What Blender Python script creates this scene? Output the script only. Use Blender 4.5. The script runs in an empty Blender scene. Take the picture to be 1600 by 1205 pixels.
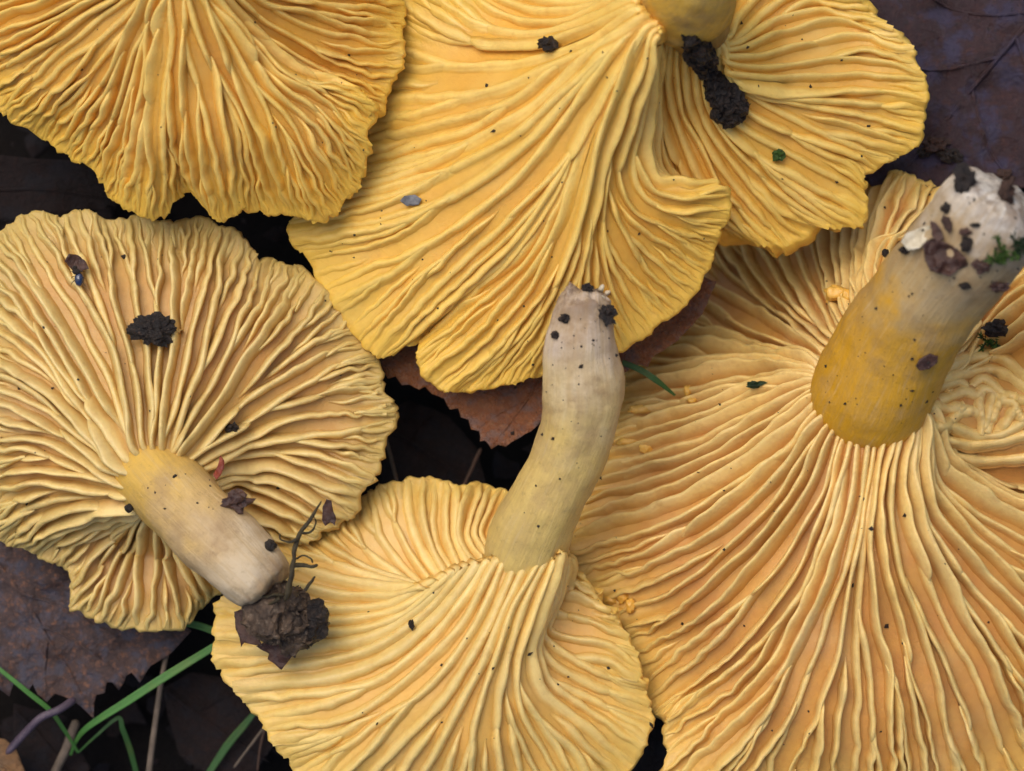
import bpy, math, random
import numpy as np
from mathutils import Vector, noise as mnoise
from mathutils.geometry import delaunay_2d_cdt

# ------------------------------------------------------------------ camera, sky, sun, exposure
scene = bpy.context.scene
COL = scene.collection
scene.unit_settings.scale_length = 0.01            # one unit is one centimetre
CAM_H, REF_Z = 46.0, 2.0                           # camera height, height at which 100 photo pixels are 1 cm
cam_data = bpy.data.cameras.new('camera')
cam = bpy.data.objects.new('camera', cam_data)
COL.objects.link(cam)
cam.location = (0, 0, CAM_H)
cam_data.sensor_width = 36
cam_data.lens = 36 * (CAM_H - REF_Z) / 16.0
cam_data.clip_start = 1
cam_data.clip_end = 2000
cam_data.dof.use_dof = True
cam_data.dof.focus_distance = CAM_H - 2.3
cam_data.dof.aperture_fstop = 0.16
scene.camera = cam

SUN_EL, SUN_AZ = 61, 128                           # direction the light comes from (azimuth from +X)
world = bpy.data.worlds.new('World')
scene.world = world
world.use_nodes = True
wn = world.node_tree
wn.nodes.clear()
w_out = wn.nodes.new('ShaderNodeOutputWorld')
w_bg = wn.nodes.new('ShaderNodeBackground')
w_sky = wn.nodes.new('ShaderNodeTexSky')
w_sky.sky_type = 'NISHITA'
w_sky.sun_disc = False
w_sky.sun_elevation = math.radians(SUN_EL)
w_sky.sun_rotation = math.radians(90 - SUN_AZ)
w_sky.air_density = 1.0
w_sky.dust_density = 4.0
w_sky.ozone_density = 1.0
w_bg.inputs['Strength'].default_value = 0.125
wn.links.new(w_sky.outputs[0], w_bg.inputs[0])
wn.links.new(w_bg.outputs[0], w_out.inputs[0])
sun_data = bpy.data.lights.new('sun', 'SUN')
sun_data.energy = 1.75
sun_data.angle = math.radians(46)
sun_data.color = (1.0, 0.94, 0.84)
sun = bpy.data.objects.new('sun', sun_data)
COL.objects.link(sun)
_d = Vector((math.cos(math.radians(SUN_EL)) * math.cos(math.radians(SUN_AZ)),
             math.cos(math.radians(SUN_EL)) * math.sin(math.radians(SUN_AZ)), math.sin(math.radians(SUN_EL))))
sun.rotation_euler = _d.to_track_quat('Z', 'Y').to_euler()
sun.location = _d * 80
scene.view_settings.view_transform = 'Standard'
scene.view_settings.look = 'None'
scene.view_settings.exposure = 0.0
scene.view_settings.gamma = 1
scene.view_settings.use_curve_mapping = False
scene.render.engine = 'CYCLES'
scene.cycles.use_denoising = True
scene.cycles.max_bounces = 8
scene.cycles.diffuse_bounces = 5

# ------------------------------------------------------------------ helpers
RNG = np.random.default_rng(7)
random.seed(7)

def at(px, py, z):
    """the point at height z that stands at this place of the picture"""
    k = (CAM_H - z) / (CAM_H - REF_Z) / 100.0
    return np.array([(px - 800.0) * k, (602.5 - py) * k, z])

def mesh_obj(name, verts, faces, mat, parent=None, attrs=None, uv=None, smooth=True):
    """verts (n,3) array, faces list of (m,k) int arrays"""
    me = bpy.data.meshes.new(name)
    verts = np.asarray(verts, dtype=np.float32)
    if isinstance(faces, np.ndarray):
        faces = [faces]
    loops = np.concatenate([f.reshape(-1) for f in faces]).astype(np.int32)
    tot = np.concatenate([np.full(len(f), f.shape[1], dtype=np.int32) for f in faces])
    start = np.concatenate([[0], np.cumsum(tot)[:-1]]).astype(np.int32)
    me.vertices.add(len(verts)); me.vertices.foreach_set('co', verts.reshape(-1))
    me.loops.add(len(loops)); me.loops.foreach_set('vertex_index', loops)
    me.polygons.add(len(tot)); me.polygons.foreach_set('loop_start', start)
    me.update(calc_edges=True)
    me.polygons.foreach_set('use_smooth', np.full(len(tot), bool(smooth)))
    if attrs:
        for k, a in attrs.items():
            at_ = me.attributes.new(k, 'FLOAT', 'POINT')
            at_.data.foreach_set('value', np.asarray(a, dtype=np.float32))
    if uv is not None:
        ul = me.uv_layers.new(name='flow')
        ul.data.foreach_set('uv', np.asarray(uv, dtype=np.float32)[loops].reshape(-1))
    me.validate()
    me.materials.append(mat)
    o = bpy.data.objects.new(name, me)
    COL.objects.link(o)
    if parent is not None:
        o.parent = parent
        o.matrix_parent_inverse = parent.matrix_basis.inverted()
    return o

def thing(name, loc, label, cat, group=None):
    o = bpy.data.objects.new(name, None)
    o.empty_display_size = 0.3
    COL.objects.link(o)
    o.location = [float(c) for c in loc]
    o['label'] = label; o['category'] = cat
    if group: o['group'] = group
    return o

def tag(o, label, cat, group=None):
    o['label'] = label; o['category'] = cat
    if group: o['group'] = group
    return o

def grid_faces(nu, nv, closed_u=False, off=0):
    """quads for verts laid out as index = i*nv + j"""
    iu = np.arange(nu if closed_u else nu - 1)
    jv = np.arange(nv - 1)
    I, J = np.meshgrid(iu, jv, indexing='ij')
    I2 = (I + 1) % nu
    return (np.stack([I * nv + J, I2 * nv + J, I2 * nv + J + 1, I * nv + J + 1], -1).reshape(-1, 4) + off)

def crom(P, n, closed=False):
    """Catmull-Rom through P (k,d), resampled evenly by parameter to n points"""
    P = np.asarray(P, float)
    k = len(P)
    if closed:
        Q = np.concatenate([P[-1:], P, P[:2]]); segs = k
    else:
        Q = np.concatenate([2 * P[:1] - P[1:2], P, 2 * P[-1:] - P[-2:-1]]); segs = k - 1
    s = np.linspace(0, segs, n)
    i = np.minimum(s.astype(int), segs - 1)
    f = (s - i).reshape((-1,) + (1,) * (P.ndim - 1))
    a, b, c, d = Q[i], Q[i + 1], Q[i + 2], Q[i + 3]
    return 0.5 * (2 * b + (c - a) * f + (2 * a - 5 * b + 4 * c - d) * f ** 2 + (3 * b - a - 3 * c + d) * f ** 3)

def by_length(P, n, over=None):
    """resample polyline by arc length"""
    D = crom(P, 40 * len(P))
    L = np.concatenate([[0], np.cumsum(np.linalg.norm(np.diff(D[:, :2], axis=0), axis=1))])
    s = np.linspace(0, L[-1], n)
    return np.stack([np.interp(s, L, D[:, c]) for c in range(D.shape[1])], -1)

def smooth_noise(x, seed, octaves=3):
    r = np.random.default_rng(seed)
    y = np.zeros_like(x, dtype=float)
    for o in range(octaves):
        for _ in range(3):
            fr = (1.7 ** o) * r.uniform(0.7, 1.4) * 2.0 ** (o * 0.4)
            y += np.sin(x * fr * 2 * math.pi + r.uniform(0, 6.28)) / (1.6 ** o) / 3 ** 0.5
    return y * 0.6

def norm(v):
    return v / np.maximum(np.linalg.norm(v, axis=-1, keepdims=True), 1e-9)

def sstep(a, b, x):
    t = np.clip((x - a) / (b - a), 0, 1)
    return t * t * (3 - 2 * t)

# ------------------------------------------------------------------ materials
class Nodes:
    def __init__(self, name):
        self.m = bpy.data.materials.new(name)
        self.m.use_nodes = True
        self.t = self.m.node_tree
        self.t.nodes.clear()
        self.out = self.n('ShaderNodeOutputMaterial')
        self.b = self.n('ShaderNodeBsdfPrincipled')
        self.l(self.b.outputs[0], self.out.inputs[0])
    def n(self, kind, **kw):
        x = self.t.nodes.new(kind)
        for k, v in kw.items():
            setattr(x, k, v)
        return x
    def l(self, a, b):
        self.t.links.new(a, b)
    def noise(self, scale, detail=3, rough=0.55, vec=None):
        x = self.n('ShaderNodeTexNoise')
        x.inputs['Scale'].default_value = scale
        x.inputs['Detail'].default_value = detail
        x.inputs['Roughness'].default_value = rough
        if vec is None:
            vec = self.obj()
        self.l(vec, x.inputs['Vector'])
        return x.outputs['Fac']
    def obj(self):
        if not hasattr(self, '_g'):
            self._g = self.n('ShaderNodeNewGeometry').outputs['Position']
        return self._g
    def attr(self, name):
        a = self.n('ShaderNodeAttribute'); a.attribute_name = name
        return a.outputs['Fac']
    def uv(self, sx=1, sy=1):
        u = self.n('ShaderNodeUVMap'); u.uv_map = 'flow'
        mp = self.n('ShaderNodeMapping')
        mp.inputs['Scale'].default_value = (sx, sy, 1)
        self.l(u.outputs[0], mp.inputs[0])
        return mp.outputs[0]
    def ramp(self, fac, stops):
        r = self.n('ShaderNodeValToRGB')
        e = r.color_ramp.elements
        while len(e) < len(stops):
            e.new(0.5)
        for el, (p, c) in zip(e, stops):
            el.position = p
            el.color = (c[0], c[1], c[2], 1) if not isinstance(c, (int, float)) else (c, c, c, 1)
        self.l(fac, r.inputs[0])
        return r.outputs[0]
    def mix(self, fac, a, b, mode='MIX'):
        x = self.n('ShaderNodeMix'); x.data_type = 'RGBA'; x.blend_type = mode
        for s, v in ((0, fac), (6, a), (7, b)):
            if isinstance(v, (tuple, list)):
                x.inputs[s].default_value = (v[0], v[1], v[2], 1)
            elif isinstance(v, (int, float)):
                x.inputs[s].default_value = v
            else:
                self.l(v, x.inputs[s])
        return x.outputs[2]
    def math(self, op, a, b=0.0):
        x = self.n('ShaderNodeMath'); x.operation = op
        for i, v in enumerate((a, b)):
            if isinstance(v, (int, float)):
                x.inputs[i].default_value = v
            else:
                self.l(v, x.inputs[i])
        return x.outputs[0]
    def bump(self, h, strength=0.3, dist=0.02, prev=None):
        x = self.n('ShaderNodeBump')
        x.inputs['Strength'].default_value = strength
        x.inputs['Distance'].default_value = dist
        self.l(h, x.inputs['Height'])
        if prev is not None:
            self.l(prev, x.inputs['Normal'])
        return x.outputs[0]
    def fin(self, col, rough=0.6, normal=None, spec=0.4):
        if isinstance(col, (tuple, list)):
            self.b.inputs['Base Color'].default_value = (*col[:3], 1)
        else:
            self.l(col, self.b.inputs['Base Color'])
        if isinstance(rough, (int, float)):
            self.b.inputs['Roughness'].default_value = rough
        else:
            self.l(rough, self.b.inputs['Roughness'])
        self.b.inputs['Specular IOR Level'].default_value = spec
        if normal is not None:
            self.l(normal, self.b.inputs['Normal'])
        return self.m

def flesh_material(name, base, edge, margin, spots=0.25):
    """base: apricot of the flesh between the gills, darkened for the shade in the valleys, edge: of the gill crests, margin: of the cap edge"""
    k = Nodes(name)
    c = k.mix(k.ramp(k.attr('crest'), [(0.05, 0.0), (0.6, 1.0)]), base, edge)  # shade between the gills is painted in here, over the apricot tint
    c = k.mix(k.math('MULTIPLY', k.ramp(k.attr('along'), [(0.72, 0.0), (1.0, 1.0)]), 0.7), c, margin)
    blot = k.noise(0.9, 4)
    c = k.mix(k.ramp(blot, [(0.35, 0.0), (0.7, spots + .15)]), c, (margin[0] * 0.9, margin[1] * 0.86, margin[2] * 0.75))
    fine = k.noise(7, 4, 0.6)
    c = k.mix(k.ramp(fine, [(0.45, 0.0), (0.8, 0.35)]), c, (base[0] * 0.82, base[1] * 0.72, base[2] * 0.6))
    bru = k.noise(1.6, 5, 0.7)
    c = k.mix(k.ramp(bru, [(0.60, 0.0), (0.72, 0.35)]), c, (base[0] * 0.72, base[1] * 0.66, base[2] * 0.7))
    pal = k.noise(0.7, 3, 0.6)
    c = k.mix(k.ramp(pal, [(0.52, 0.0), (0.75, 0.3)]), c, (edge[0] * 0.98, edge[1] * 1.04, edge[2] * 1.35))
    inf = k.n('ShaderNodeObjectInfo')
    hue = k.n('ShaderNodeHueSaturation')
    k.l(k.math('ADD', k.math('MULTIPLY', inf.outputs['Random'], 0.14), 0.93), hue.inputs['Value'])
    k.l(c, hue.inputs['Color'])
    streak = k.noise(1.0, 4, 0.6, k.uv(34, 5))
    grain = k.noise(26, 4, 0.65)
    n1 = k.bump(streak, 0.28, 0.03)
    n2 = k.bump(grain, 0.45, 0.02, n1)
    r = k.ramp(fine, [(0.3, 0.30), (0.7, 0.50)])
    k.b.inputs['Coat Weight'].default_value = 0.12
    k.b.inputs['Coat Roughness'].default_value = 0.3
    k.b.subsurface_method = 'BURLEY'
    k.b.inputs['Subsurface Weight'].default_value = 0.26
    k.b.inputs['Subsurface Radius'].default_value = (1.0, 0.5, 0.15)
    k.b.inputs['Subsurface Scale'].default_value = 0.10
    return k.fin(hue.outputs[0], r, n2, 0.45)

def stem_material(name, stops, streak=0.5, dirt=0.35):
    k = Nodes(name)
    wob = k.noise(1.3, 3)
    a = k.math('ADD', k.attr('along'), k.math('MULTIPLY', k.math('SUBTRACT', wob, 0.5), 0.5))
    c = k.ramp(a, stops)
    st = k.noise(1.0, 6, 0.7, k.uv(11, 0.9))
    c = k.mix(k.ramp(st, [(0.42, 0.0), (0.72, streak)]), c, (0.46, 0.28, 0.09))
    pale = k.noise(1.0, 5, 0.65, k.uv(16, 1.3))
    c = k.mix(k.ramp(pale, [(0.55, 0.0), (0.75, 0.28)]), c, (0.74, 0.63, 0.44))
    tan = k.noise(1.7, 5, 0.65)
    c = k.mix(k.math('MULTIPLY', k.ramp(tan, [(0.46, 0.0), (0.68, 0.75)]), k.ramp(k.attr('along'), [(0.1, 0.35), (0.6, 1.0)])), c, (0.36, 0.23, 0.11))
    sp = k.noise(7, 6, 0.75)
    c = k.mix(k.ramp(sp, [(0.56, 0.0), (0.70, dirt)]), c, (0.16, 0.09, 0.035))
    tip = k.noise(3.2, 5, 0.7)
    c = k.mix(k.math('MULTIPLY', k.ramp(tip, [(0.44, 0.0), (0.56, 0.85)]), k.ramp(k.attr('along'), [(0.82, 0.0), (1.0, 1.0)])), c, (0.15, 0.085, 0.05))
    fib = k.noise(1.0, 4, 0.6, k.uv(55, 2.2))
    n0 = k.bump(fib, 0.35, 0.025)
    n1 = k.bump(st, 0.45, 0.06, n0)
    n2 = k.bump(k.noise(18, 6, 0.75), 0.6, 0.025, n1)
    return k.fin(c, k.ramp(sp, [(0.3, 0.38), (0.7, 0.62)]), n2, 0.38)

def simple_material(name, c1, c2, scale=3, rough=0.7, bump=0.5, bscale=14, spec=0.4, c3=None):
    k = Nodes(name)
    f = k.noise(scale, 5, 0.65)
    c = k.ramp(f, [(0.3, c1), (0.7, c2)])
    if c3:
        c = k.mix(k.ramp(k.noise(scale * 3.1, 4, 0.7), [(0.55, 0), (0.7, 0.8)]), c, c3)
    return k.fin(c, rough, k.bump(k.noise(bscale, 5, 0.7), bump, 0.05), spec)
# ------------------------------------------------------------------ the caps
def loft(guides, zkeys, cen2=None, ext=0.0, closed=True, Nt=72, per=12, seed=0, rough=0.05, wave=0.10):
    """surface through guide lines (picture points from stem to margin); zkeys: [(guide index, z0, z.35, z.7, z1)]"""
    n = len(guides)
    ki = np.array([k[0] for k in zkeys], float)
    kz = np.array([k[1:] for k in zkeys], float)
    if closed:
        ki = np.concatenate([[ki[-1] - n], ki, [ki[0] + n]]); kz = np.concatenate([kz[-1:], kz, kz[:1]])
    rows = []
    T = np.linspace(0, 1, Nt)
    for g, pts in enumerate(guides):
        if ext:
            f0 = np.array(pts[0], float); dv = np.array(cen2[:2], float) - f0
            pts = [tuple(f0 + dv / max(np.linalg.norm(dv), 1) * min(ext, np.linalg.norm(dv) * .5))] + list(pts[:])
        D = by_length(np.array(pts, float), Nt)
        z4 = np.array([np.interp(g, ki, kz[:, c]) for c in range(4)])
        z = np.interp(T, [0, .35, .7, 1], z4)
        zz = np.concatenate([np.full(8, z[0]), z, np.full(8, z[-1])])
        z = np.convolve(zz, np.hanning(15) / np.hanning(15).sum(), 'same')[8:-8]
        rows.append(np.stack([D[:, 0], D[:, 1], z], -1))
    R = np.stack(rows)                                       # n, Nt, 3
    if closed:
        Nu = n * per + 1
        S = crom(R, Nu, True)
    else:
        Nu = (n - 1) * per + 1
        S = crom(R, Nu)
    W = np.empty_like(S)
    kz_ = (CAM_H - S[..., 2]) / (CAM_H - REF_Z) / 100
    W[..., 0] = (S[..., 0] - 800) * kz_
    W[..., 1] = (602.5 - S[..., 1]) * kz_
    W[..., 2] = S[..., 2]
    r = np.random.default_rng(seed)
    ph = r.uniform(0, 6, 6)
    und = (np.sin(W[..., 0] * 1.7 + ph[0] + W[..., 1] * 0.8) + np.sin(W[..., 1] * 2.1 + ph[1] - W[..., 0] * 0.9)
           + 0.6 * np.sin(W[..., 0] * 3.9 + ph[2]) * np.sin(W[..., 1] * 3.3 + ph[3]))
    W[..., 2] += und * wave * 0.5 * T[None, :]
    # uneven margin
    mar = np.concatenate([[0], np.cumsum(np.linalg.norm(np.diff(W[:, -1], axis=0), axis=1))])
    nz = smooth_noise(mar * 0.9, seed + 5, 4) * rough + smooth_noise(mar * 3.3, seed + 6, 2) * rough * 0.45
    if closed:
        f = sstep(0, 1, np.minimum(mar, mar[-1] - mar)); nz = nz * f
    d = norm(W[:, -1] - W[:, -8])
    W += d[:, None, :] * nz[:, None, None] * sstep(0.72, 1, T)[None, :, None]
    # a wavy, slightly curled edge
    wz = smooth_noise(mar * 0.8, seed + 9, 3) * 0.10
    if closed: wz = wz * f
    W[..., 2] += wz[:, None] * sstep(0.75, 1, T)[None, :]
    du = np.gradient(W, axis=0)
    if closed:
        g = (W[1] - W[-2]) / 2
        du[0] = g; du[-1] = g
    dt = np.gradient(W, axis=1)
    N = norm(np.cross(du, dt))
    if N[..., 2].mean() < 0:
        N = -N
    # soften the normals
    for _ in range(3):
        M = N.copy()
        M[1:-1] += N[:-2] + N[2:]
        M[:, 1:-1] += N[:, :-2] + N[:, 2:]
        N = norm(M)
    return W, N

def samp(A, u, t):
    """bilinear lookup of grid A at index u and 0..1 t"""
    Nu, Nt = A.shape[:2]
    u = np.clip(u, 0, Nu - 1.001); tt = np.clip(t * (Nt - 1), 0, Nt - 1.001)
    i = u.astype(int); j = tt.astype(int)
    fu = (u - i)[:, None]; ft = (tt - j)[:, None]
    return (A[i, j] * (1 - fu) * (1 - ft) + A[i + 1, j] * fu * (1 - ft) + A[i, j + 1] * (1 - fu) * ft + A[i + 1, j + 1] * fu * ft)

def build_cap(root, W, N, mat, centre, closed=True, thick=0.16, lip=None):
    Nu, Nt = W.shape[:2]
    T = norm(W[:, -1] - W[:, -3])
    E, En = W[:, -1], N[:, -1]
    cols = []; along = []
    cen = np.array(centre, float)
    inner = W[:, 0]
    din = cen - inner; din[:, 2] = 0
    dl = np.linalg.norm(din, axis=1, keepdims=True); din = din / np.maximum(dl, 1e-6)
    cols.append(inner + din * np.minimum(0.3, dl * .5) - np.array([0, 0, 0.7])); along.append(0)
    cols.append(inner + din * np.minimum(0.1, dl * .3) - np.array([0, 0, 0.2])); along.append(0)
    for j in range(Nt):
        cols.append(W[:, j]); along.append(j / (Nt - 1))
    lp = np.zeros(Nu) if lip is None else np.interp(np.arange(Nu), lip[0], lip[1])
    lp = lp[:, None]
    for a, b, la, lb in ((0.035, 0.035, .15, .12), (0.05, 0.08, .6, .5), (0.05, 0.13, 1, 1), (0.03, 0.17, .9, 1.4)):
        cols.append(E + T * (a + la * lp) - En * b - np.array([0, 0, 1.0]) * lb * lp); along.append(1.0)
    for tt in (0.93, 0.75, 0.5, 0.25, 0.0):
        j = int(tt * (Nt - 1))
        off = thick + 0.25 * (1 - tt)
        dn = N[:, j] * max(0, (tt - .6) * 2) ; dn = norm(dn + np.array([0, 0, 1.0]))
        P = W[:, j] - dn * off
        cols.append(P); along.append(1.0)
    V = np.stack(cols, 1)
    nv = V.shape[1]
    al = np.tile(np.array(along), (Nu, 1))
    wl = np.concatenate([np.zeros((1, nv)), np.cumsum(np.linalg.norm(np.diff(V, axis=0), axis=2), axis=0)])
    tl = np.concatenate([np.zeros((Nu, 1)), np.cumsum(np.linalg.norm(np.diff(V, axis=1), axis=2), axis=1)], axis=1)
    F = grid_faces(Nu, nv)
    nf = np.cross(V[1, 10] - V[0, 10], V[0, 11] - V[0, 10])
    if np.dot(nf, N[0, 8]) < 0:
        F = F[:, ::-1]
    return mesh_obj('cap', V.reshape(-1, 3), F, mat, root,
                    {'along': al.reshape(-1), 'crest': np.zeros(Nu * nv)}, np.stack([wl, tl], -1).reshape(-1, 2))

PROF_S = np.array([-1, -.82, -.70, -.62, -.44, -.18, .18, .44, .62, .70, .82, 1])
PROF_H = np.array([-.05, .06, .30, .64, .93, 1.03, 1.03, .93, .64, .30, .06, -.05])
BELL = 0.5 + 0.5 * np.cos(PROF_S * math.pi) - 0.06

def ridge_mesh(P, Nn, hw, hh, lean, along, soft=None):
    T = norm(np.gradient(P, axis=0))
    side = norm(np.cross(Nn, T))
    off = PROF_S[None, :, None] * hw[:, None, None] * side[:, None, :]
    H = np.tile(PROF_H, (len(P), 1))
    if soft is not None:
        H = H * (1 - soft[:, None]) + BELL[None] * soft[:, None]
    hgt = H[..., None] * hh[:, None, None] * Nn[:, None, :]
    ln = np.clip(PROF_H, 0, 1)[None, :, None] ** 1.2 * (lean * hh)[:, None, None] * side[:, None, :]
    V = P[:, None, :] + off + hgt + ln
    k, m = V.shape[:2]
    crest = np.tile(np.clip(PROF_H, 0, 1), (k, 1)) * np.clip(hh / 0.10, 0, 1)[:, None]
    F = grid_faces(k, m)[:, ::-1]
    c0 = np.concatenate([[0], np.cumsum(np.linalg.norm(np.diff(P, axis=0), axis=1))])
    uv = np.stack([np.tile(PROF_S * 0.12, (k, 1)), np.tile(c0[:, None], (1, m))], -1)
    return V.reshape(-1, 3), F, crest.reshape(-1), np.repeat(along, m), uv.reshape(-1, 2)

def build_gills(cap, W, N, mat, g0=0.13, g1=0.23, g2=0.165, hw=0.085, hh=0.15, seed=1, wig=0.03, dens=None, fat=None, soft=None, veins=30, vreg=None, mk=1.0, sup=None):
    """gills run from the stem to the margin, fork where they spread and stop where they crowd"""
    r = np.random.default_rng(seed)
    Nu, Nt = W.shape[:2]
    U = np.arange(Nu, dtype=float)
    L = np.concatenate([np.zeros((1, Nt)), np.cumsum(np.linalg.norm(np.diff(W, axis=0), axis=2), axis=0)])
    dm = np.ones(Nu) if dens is None else np.interp(U, dens[0], dens[1])
    fm = np.ones(Nu) if fat is None else np.interp(U, fat[0], fat[1])
    sm = np.zeros(Nu) if soft is None else np.interp(U, soft[0], soft[1])
    ST = 100
    ts = np.linspace(0, 1, ST)
    gap_t = np.interp(ts, [0, .45, 1], [g0, g1, g2])
    class G: pass
    act = []; done = []
    w = 0.0
    tot0 = L[-1, 0]
    while w < tot0:
        u = float(np.interp(w, L[:, 0], U))
        g = G(); g.us = [u]; g.j0 = 0; g.fork = False; g.k = r.uniform(0.75, 1.35); act.append(g)
        w += g0 * dm[min(int(u), Nu - 1)] * r.uniform(0.75, 1.3)
    for j in range(1, ST):
        jt = ts[j] * (Nt - 1)
        Lj = L[:, int(jt)] * (1 - jt % 1) + L[:, min(int(jt) + 1, Nt - 1)] * (jt % 1)
        ws = np.interp([g.us[-1] for g in act], U, Lj)
        ext = np.concatenate([[-gap_t[j] * .5], ws, [Lj[-1] + gap_t[j] * .5]])
        mid = (ext[:-2] + ext[2:]) / 2
        ws = ws + 0.065 * (mid - ws) + r.normal(0, 0.0012, len(ws))
        ws = np.maximum.accumulate(np.clip(ws, 0, Lj[-1]))
        new = []; out_w = []
        for k_, g in enumerate(act):
            new.append(g); out_w.append(ws[k_])
            if k_ + 1 < len(act) and ts[j] < 0.96:
                gap = ws[k_ + 1] - ws[k_]
                uu = int(np.clip(np.interp(ws[k_], Lj, U), 0, Nu - 1))
                if gap > gap_t[j] * dm[uu] * 1.45 * g.k:
                    h = G(); h.j0 = j; h.us = []; h.k = r.uniform(0.75, 1.35)
                    q = r.random()
                    par = None
                    if q < 0.38: par = g; wn_ = ws[k_] + 0.012
                    elif q < 0.76: par = act[k_ + 1]; wn_ = ws[k_ + 1] - 0.012
                    else: wn_ = ws[k_] + gap * r.uniform(.4, .6)
                    h.fork = par is not None
                    if par is not None:
                        hist = par.us[-4:] if par.us else []
                        h.us = list(hist); h.j0 = j - len(hist)
                    new.append(h); out_w.append(wn_)
        us = np.interp(out_w, Lj, U)
        for g, u in zip(new, us):
            g.us.append(float(u))
        act = []
        last = None
        for g, wv in zip(new, out_w):
            if last is not None and wv - last < 0.042 and j - g.j0 > 18:
                done.append(g); g.end = True; g.into = lastg
                continue
            act.append(g); last = wv; lastg = g
    for g in act:
        g.end = False
    allg = done + act
    count = 0; lines = []
    allg.sort(key=lambda g: -len(g.us))
    for gi, g in enumerate(allg):
        us = np.array(g.us)
        if g.end:
            k0 = g.j0 + len(us) - g.into.j0
            us = np.concatenate([us, g.into.us[k0:k0 + 5]])
        if len(us) < 7 or count >= 300:
            continue
        tt = ts[g.j0:g.j0 + len(us)]
        n_ = min(len(us), len(tt)); us = us[:n_]; tt = tt[:n_]
        k5 = np.ones(5) / 5
        if n_ > 8:
            us = np.convolve(np.pad(us, 2, mode='reflect', reflect_type='odd'), k5, 'valid')
            us = np.convolve(np.pad(us, 2, mode='reflect', reflect_type='odd'), k5, 'valid')
        if sup is not None and sup[0] < us[len(us) // 2] / 12 < sup[1]:
            continue
        # resample by length
        P = samp(W, us, tt)
        c = np.concatenate([[0], np.cumsum(np.linalg.norm(np.diff(P, axis=0), axis=1))])
        if c[-1] < 0.15:
            continue
        m = int(np.clip(c[-1] / 0.055, 8, 110))
        s = np.linspace(0, c[-1], m)
        t2 = np.interp(s, c, tt); u2 = np.interp(s, c, us)
        sd = int(r.integers(1e6))
        P = samp(W, u2, t2); Nn = norm(samp(N, u2, t2))
        side = norm(np.cross(Nn, norm(np.gradient(P, axis=0))))
        amp = wig * (np.clip(s / 0.5, 0, 1) if g.fork else 1)
        kink = smooth_noise(s * 1.2, sd + 7, 2) * 0.7 * mk * sstep(0.5, 0.95, t2) + smooth_noise(s * 0.32, sd, 2) * 0.8
        P = P + side * (kink * amp)[:, None]
        iu = np.clip(u2.astype(int), 0, Nu - 1)
        h = hh * (r.uniform(0.8, 1.15) if r.random() > .13 else r.uniform(.42, .65)) * (1 + 0.14 * smooth_noise(s * 0.7, sd + 1, 2)) / (0.6 + 0.4 * fm[iu])
        st_ = r.uniform(.35, 2.4); tq = np.where(t2 < .16 * st_, t2 / st_, np.maximum(t2, .16))
        h *= np.interp(tq, [0, .025, .08, .16, .6, .85, .95, 1], [.05, .5, .8, 1, 1, .72, .28, .02])
        wd = hw * fm[iu] * r.uniform(0.85, 1.2) * (1 + 0.13 * smooth_noise(s * 0.9, sd + 2, 2))
        wd *= np.interp(t2, [0, .2, .8, .93, 1], [.8, 1, .9, .8, .5])
        if g.fork:
            h *= np.interp(s, [0, .1, .45], [.45, .72, 1]); wd *= np.interp(s, [0, .4], [.5, 1])
        elif g.j0 > 0:
            h *= sstep(-.02, .5, s); wd *= np.interp(s, [0, .45], [.3, 1])
        if g.end:
            h *= sstep(-.02, .4, s[-1] - s); wd *= np.interp(s[-1] - s, [0, .4], [.4, 1])
        lean = r.normal(0, 0.12) + 0.12 * smooth_noise(s * 0.3, sd + 3, 1)
        V, F, crest, al, uv = ridge_mesh(P, Nn, wd, h, lean, t2, sm[iu])
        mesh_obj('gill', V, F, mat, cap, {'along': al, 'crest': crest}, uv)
        lines.append((P, Nn, t2, h, u2))
        count += 1
    # low veins that run slantwise from one gill to the next
    allP = np.concatenate([l[0] for l in lines]); own = np.concatenate([np.full(len(l[0]), i) for i, l in enumerate(lines)])
    VV = []; FF = []; CR = []; AL = []; UV = []; off = 0
    tries = 0
    while len(VV) < veins and tries < 4000:
        tries += 1
        i = int(r.integers(len(lines))); P, Nn, t2, h, u2 = lines[i]
        q = int(r.integers(len(P)))
        if vreg is None:
            if not (0.25 < t2[q] < 0.93): continue
        elif not (vreg[0] <= u2[q] / 12 <= vreg[1] and vreg[2] < t2[q] < vreg[3]): continue
        tg = norm(np.gradient(P, axis=0))[q]
        want = P[q] + tg * r.uniform(.08, .25)
        dd = np.linalg.norm(allP - want, axis=1); dd[own == i] = 9
        b = int(np.argmin(dd))
        if not (0.0 < dd[b] < 0.12) or np.linalg.norm(allP[b] - P[q]) > .42: continue
        k_ = np.linspace(0, 1, 9)[:, None]
        Q = P[q] * (1 - k_) + allP[b] * k_ + tg * (np.sin(k_ * math.pi) * r.uniform(-.03, .05))
        hv = h[q] * (0.45 + 0.35 * np.abs(k_[:, 0] * 2 - 1) ** 2)
        V, F, crest, al, uv = ridge_mesh(Q, np.tile(Nn[q], (9, 1)), np.full(9, hw * .62), hv, np.zeros(9), np.full(9, t2[q]))
        VV.append(V); FF.append(F + off); CR.append(crest); AL.append(al); UV.append(uv); off += len(V)
    if VV:
        o = mesh_obj('cross_veins', np.concatenate(VV), np.concatenate(FF), mat, cap,
                     {'along': np.concatenate(AL), 'crest': np.concatenate(CR)}, np.concatenate(UV))
        o['kind'] = 'stuff'
    return count

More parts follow.
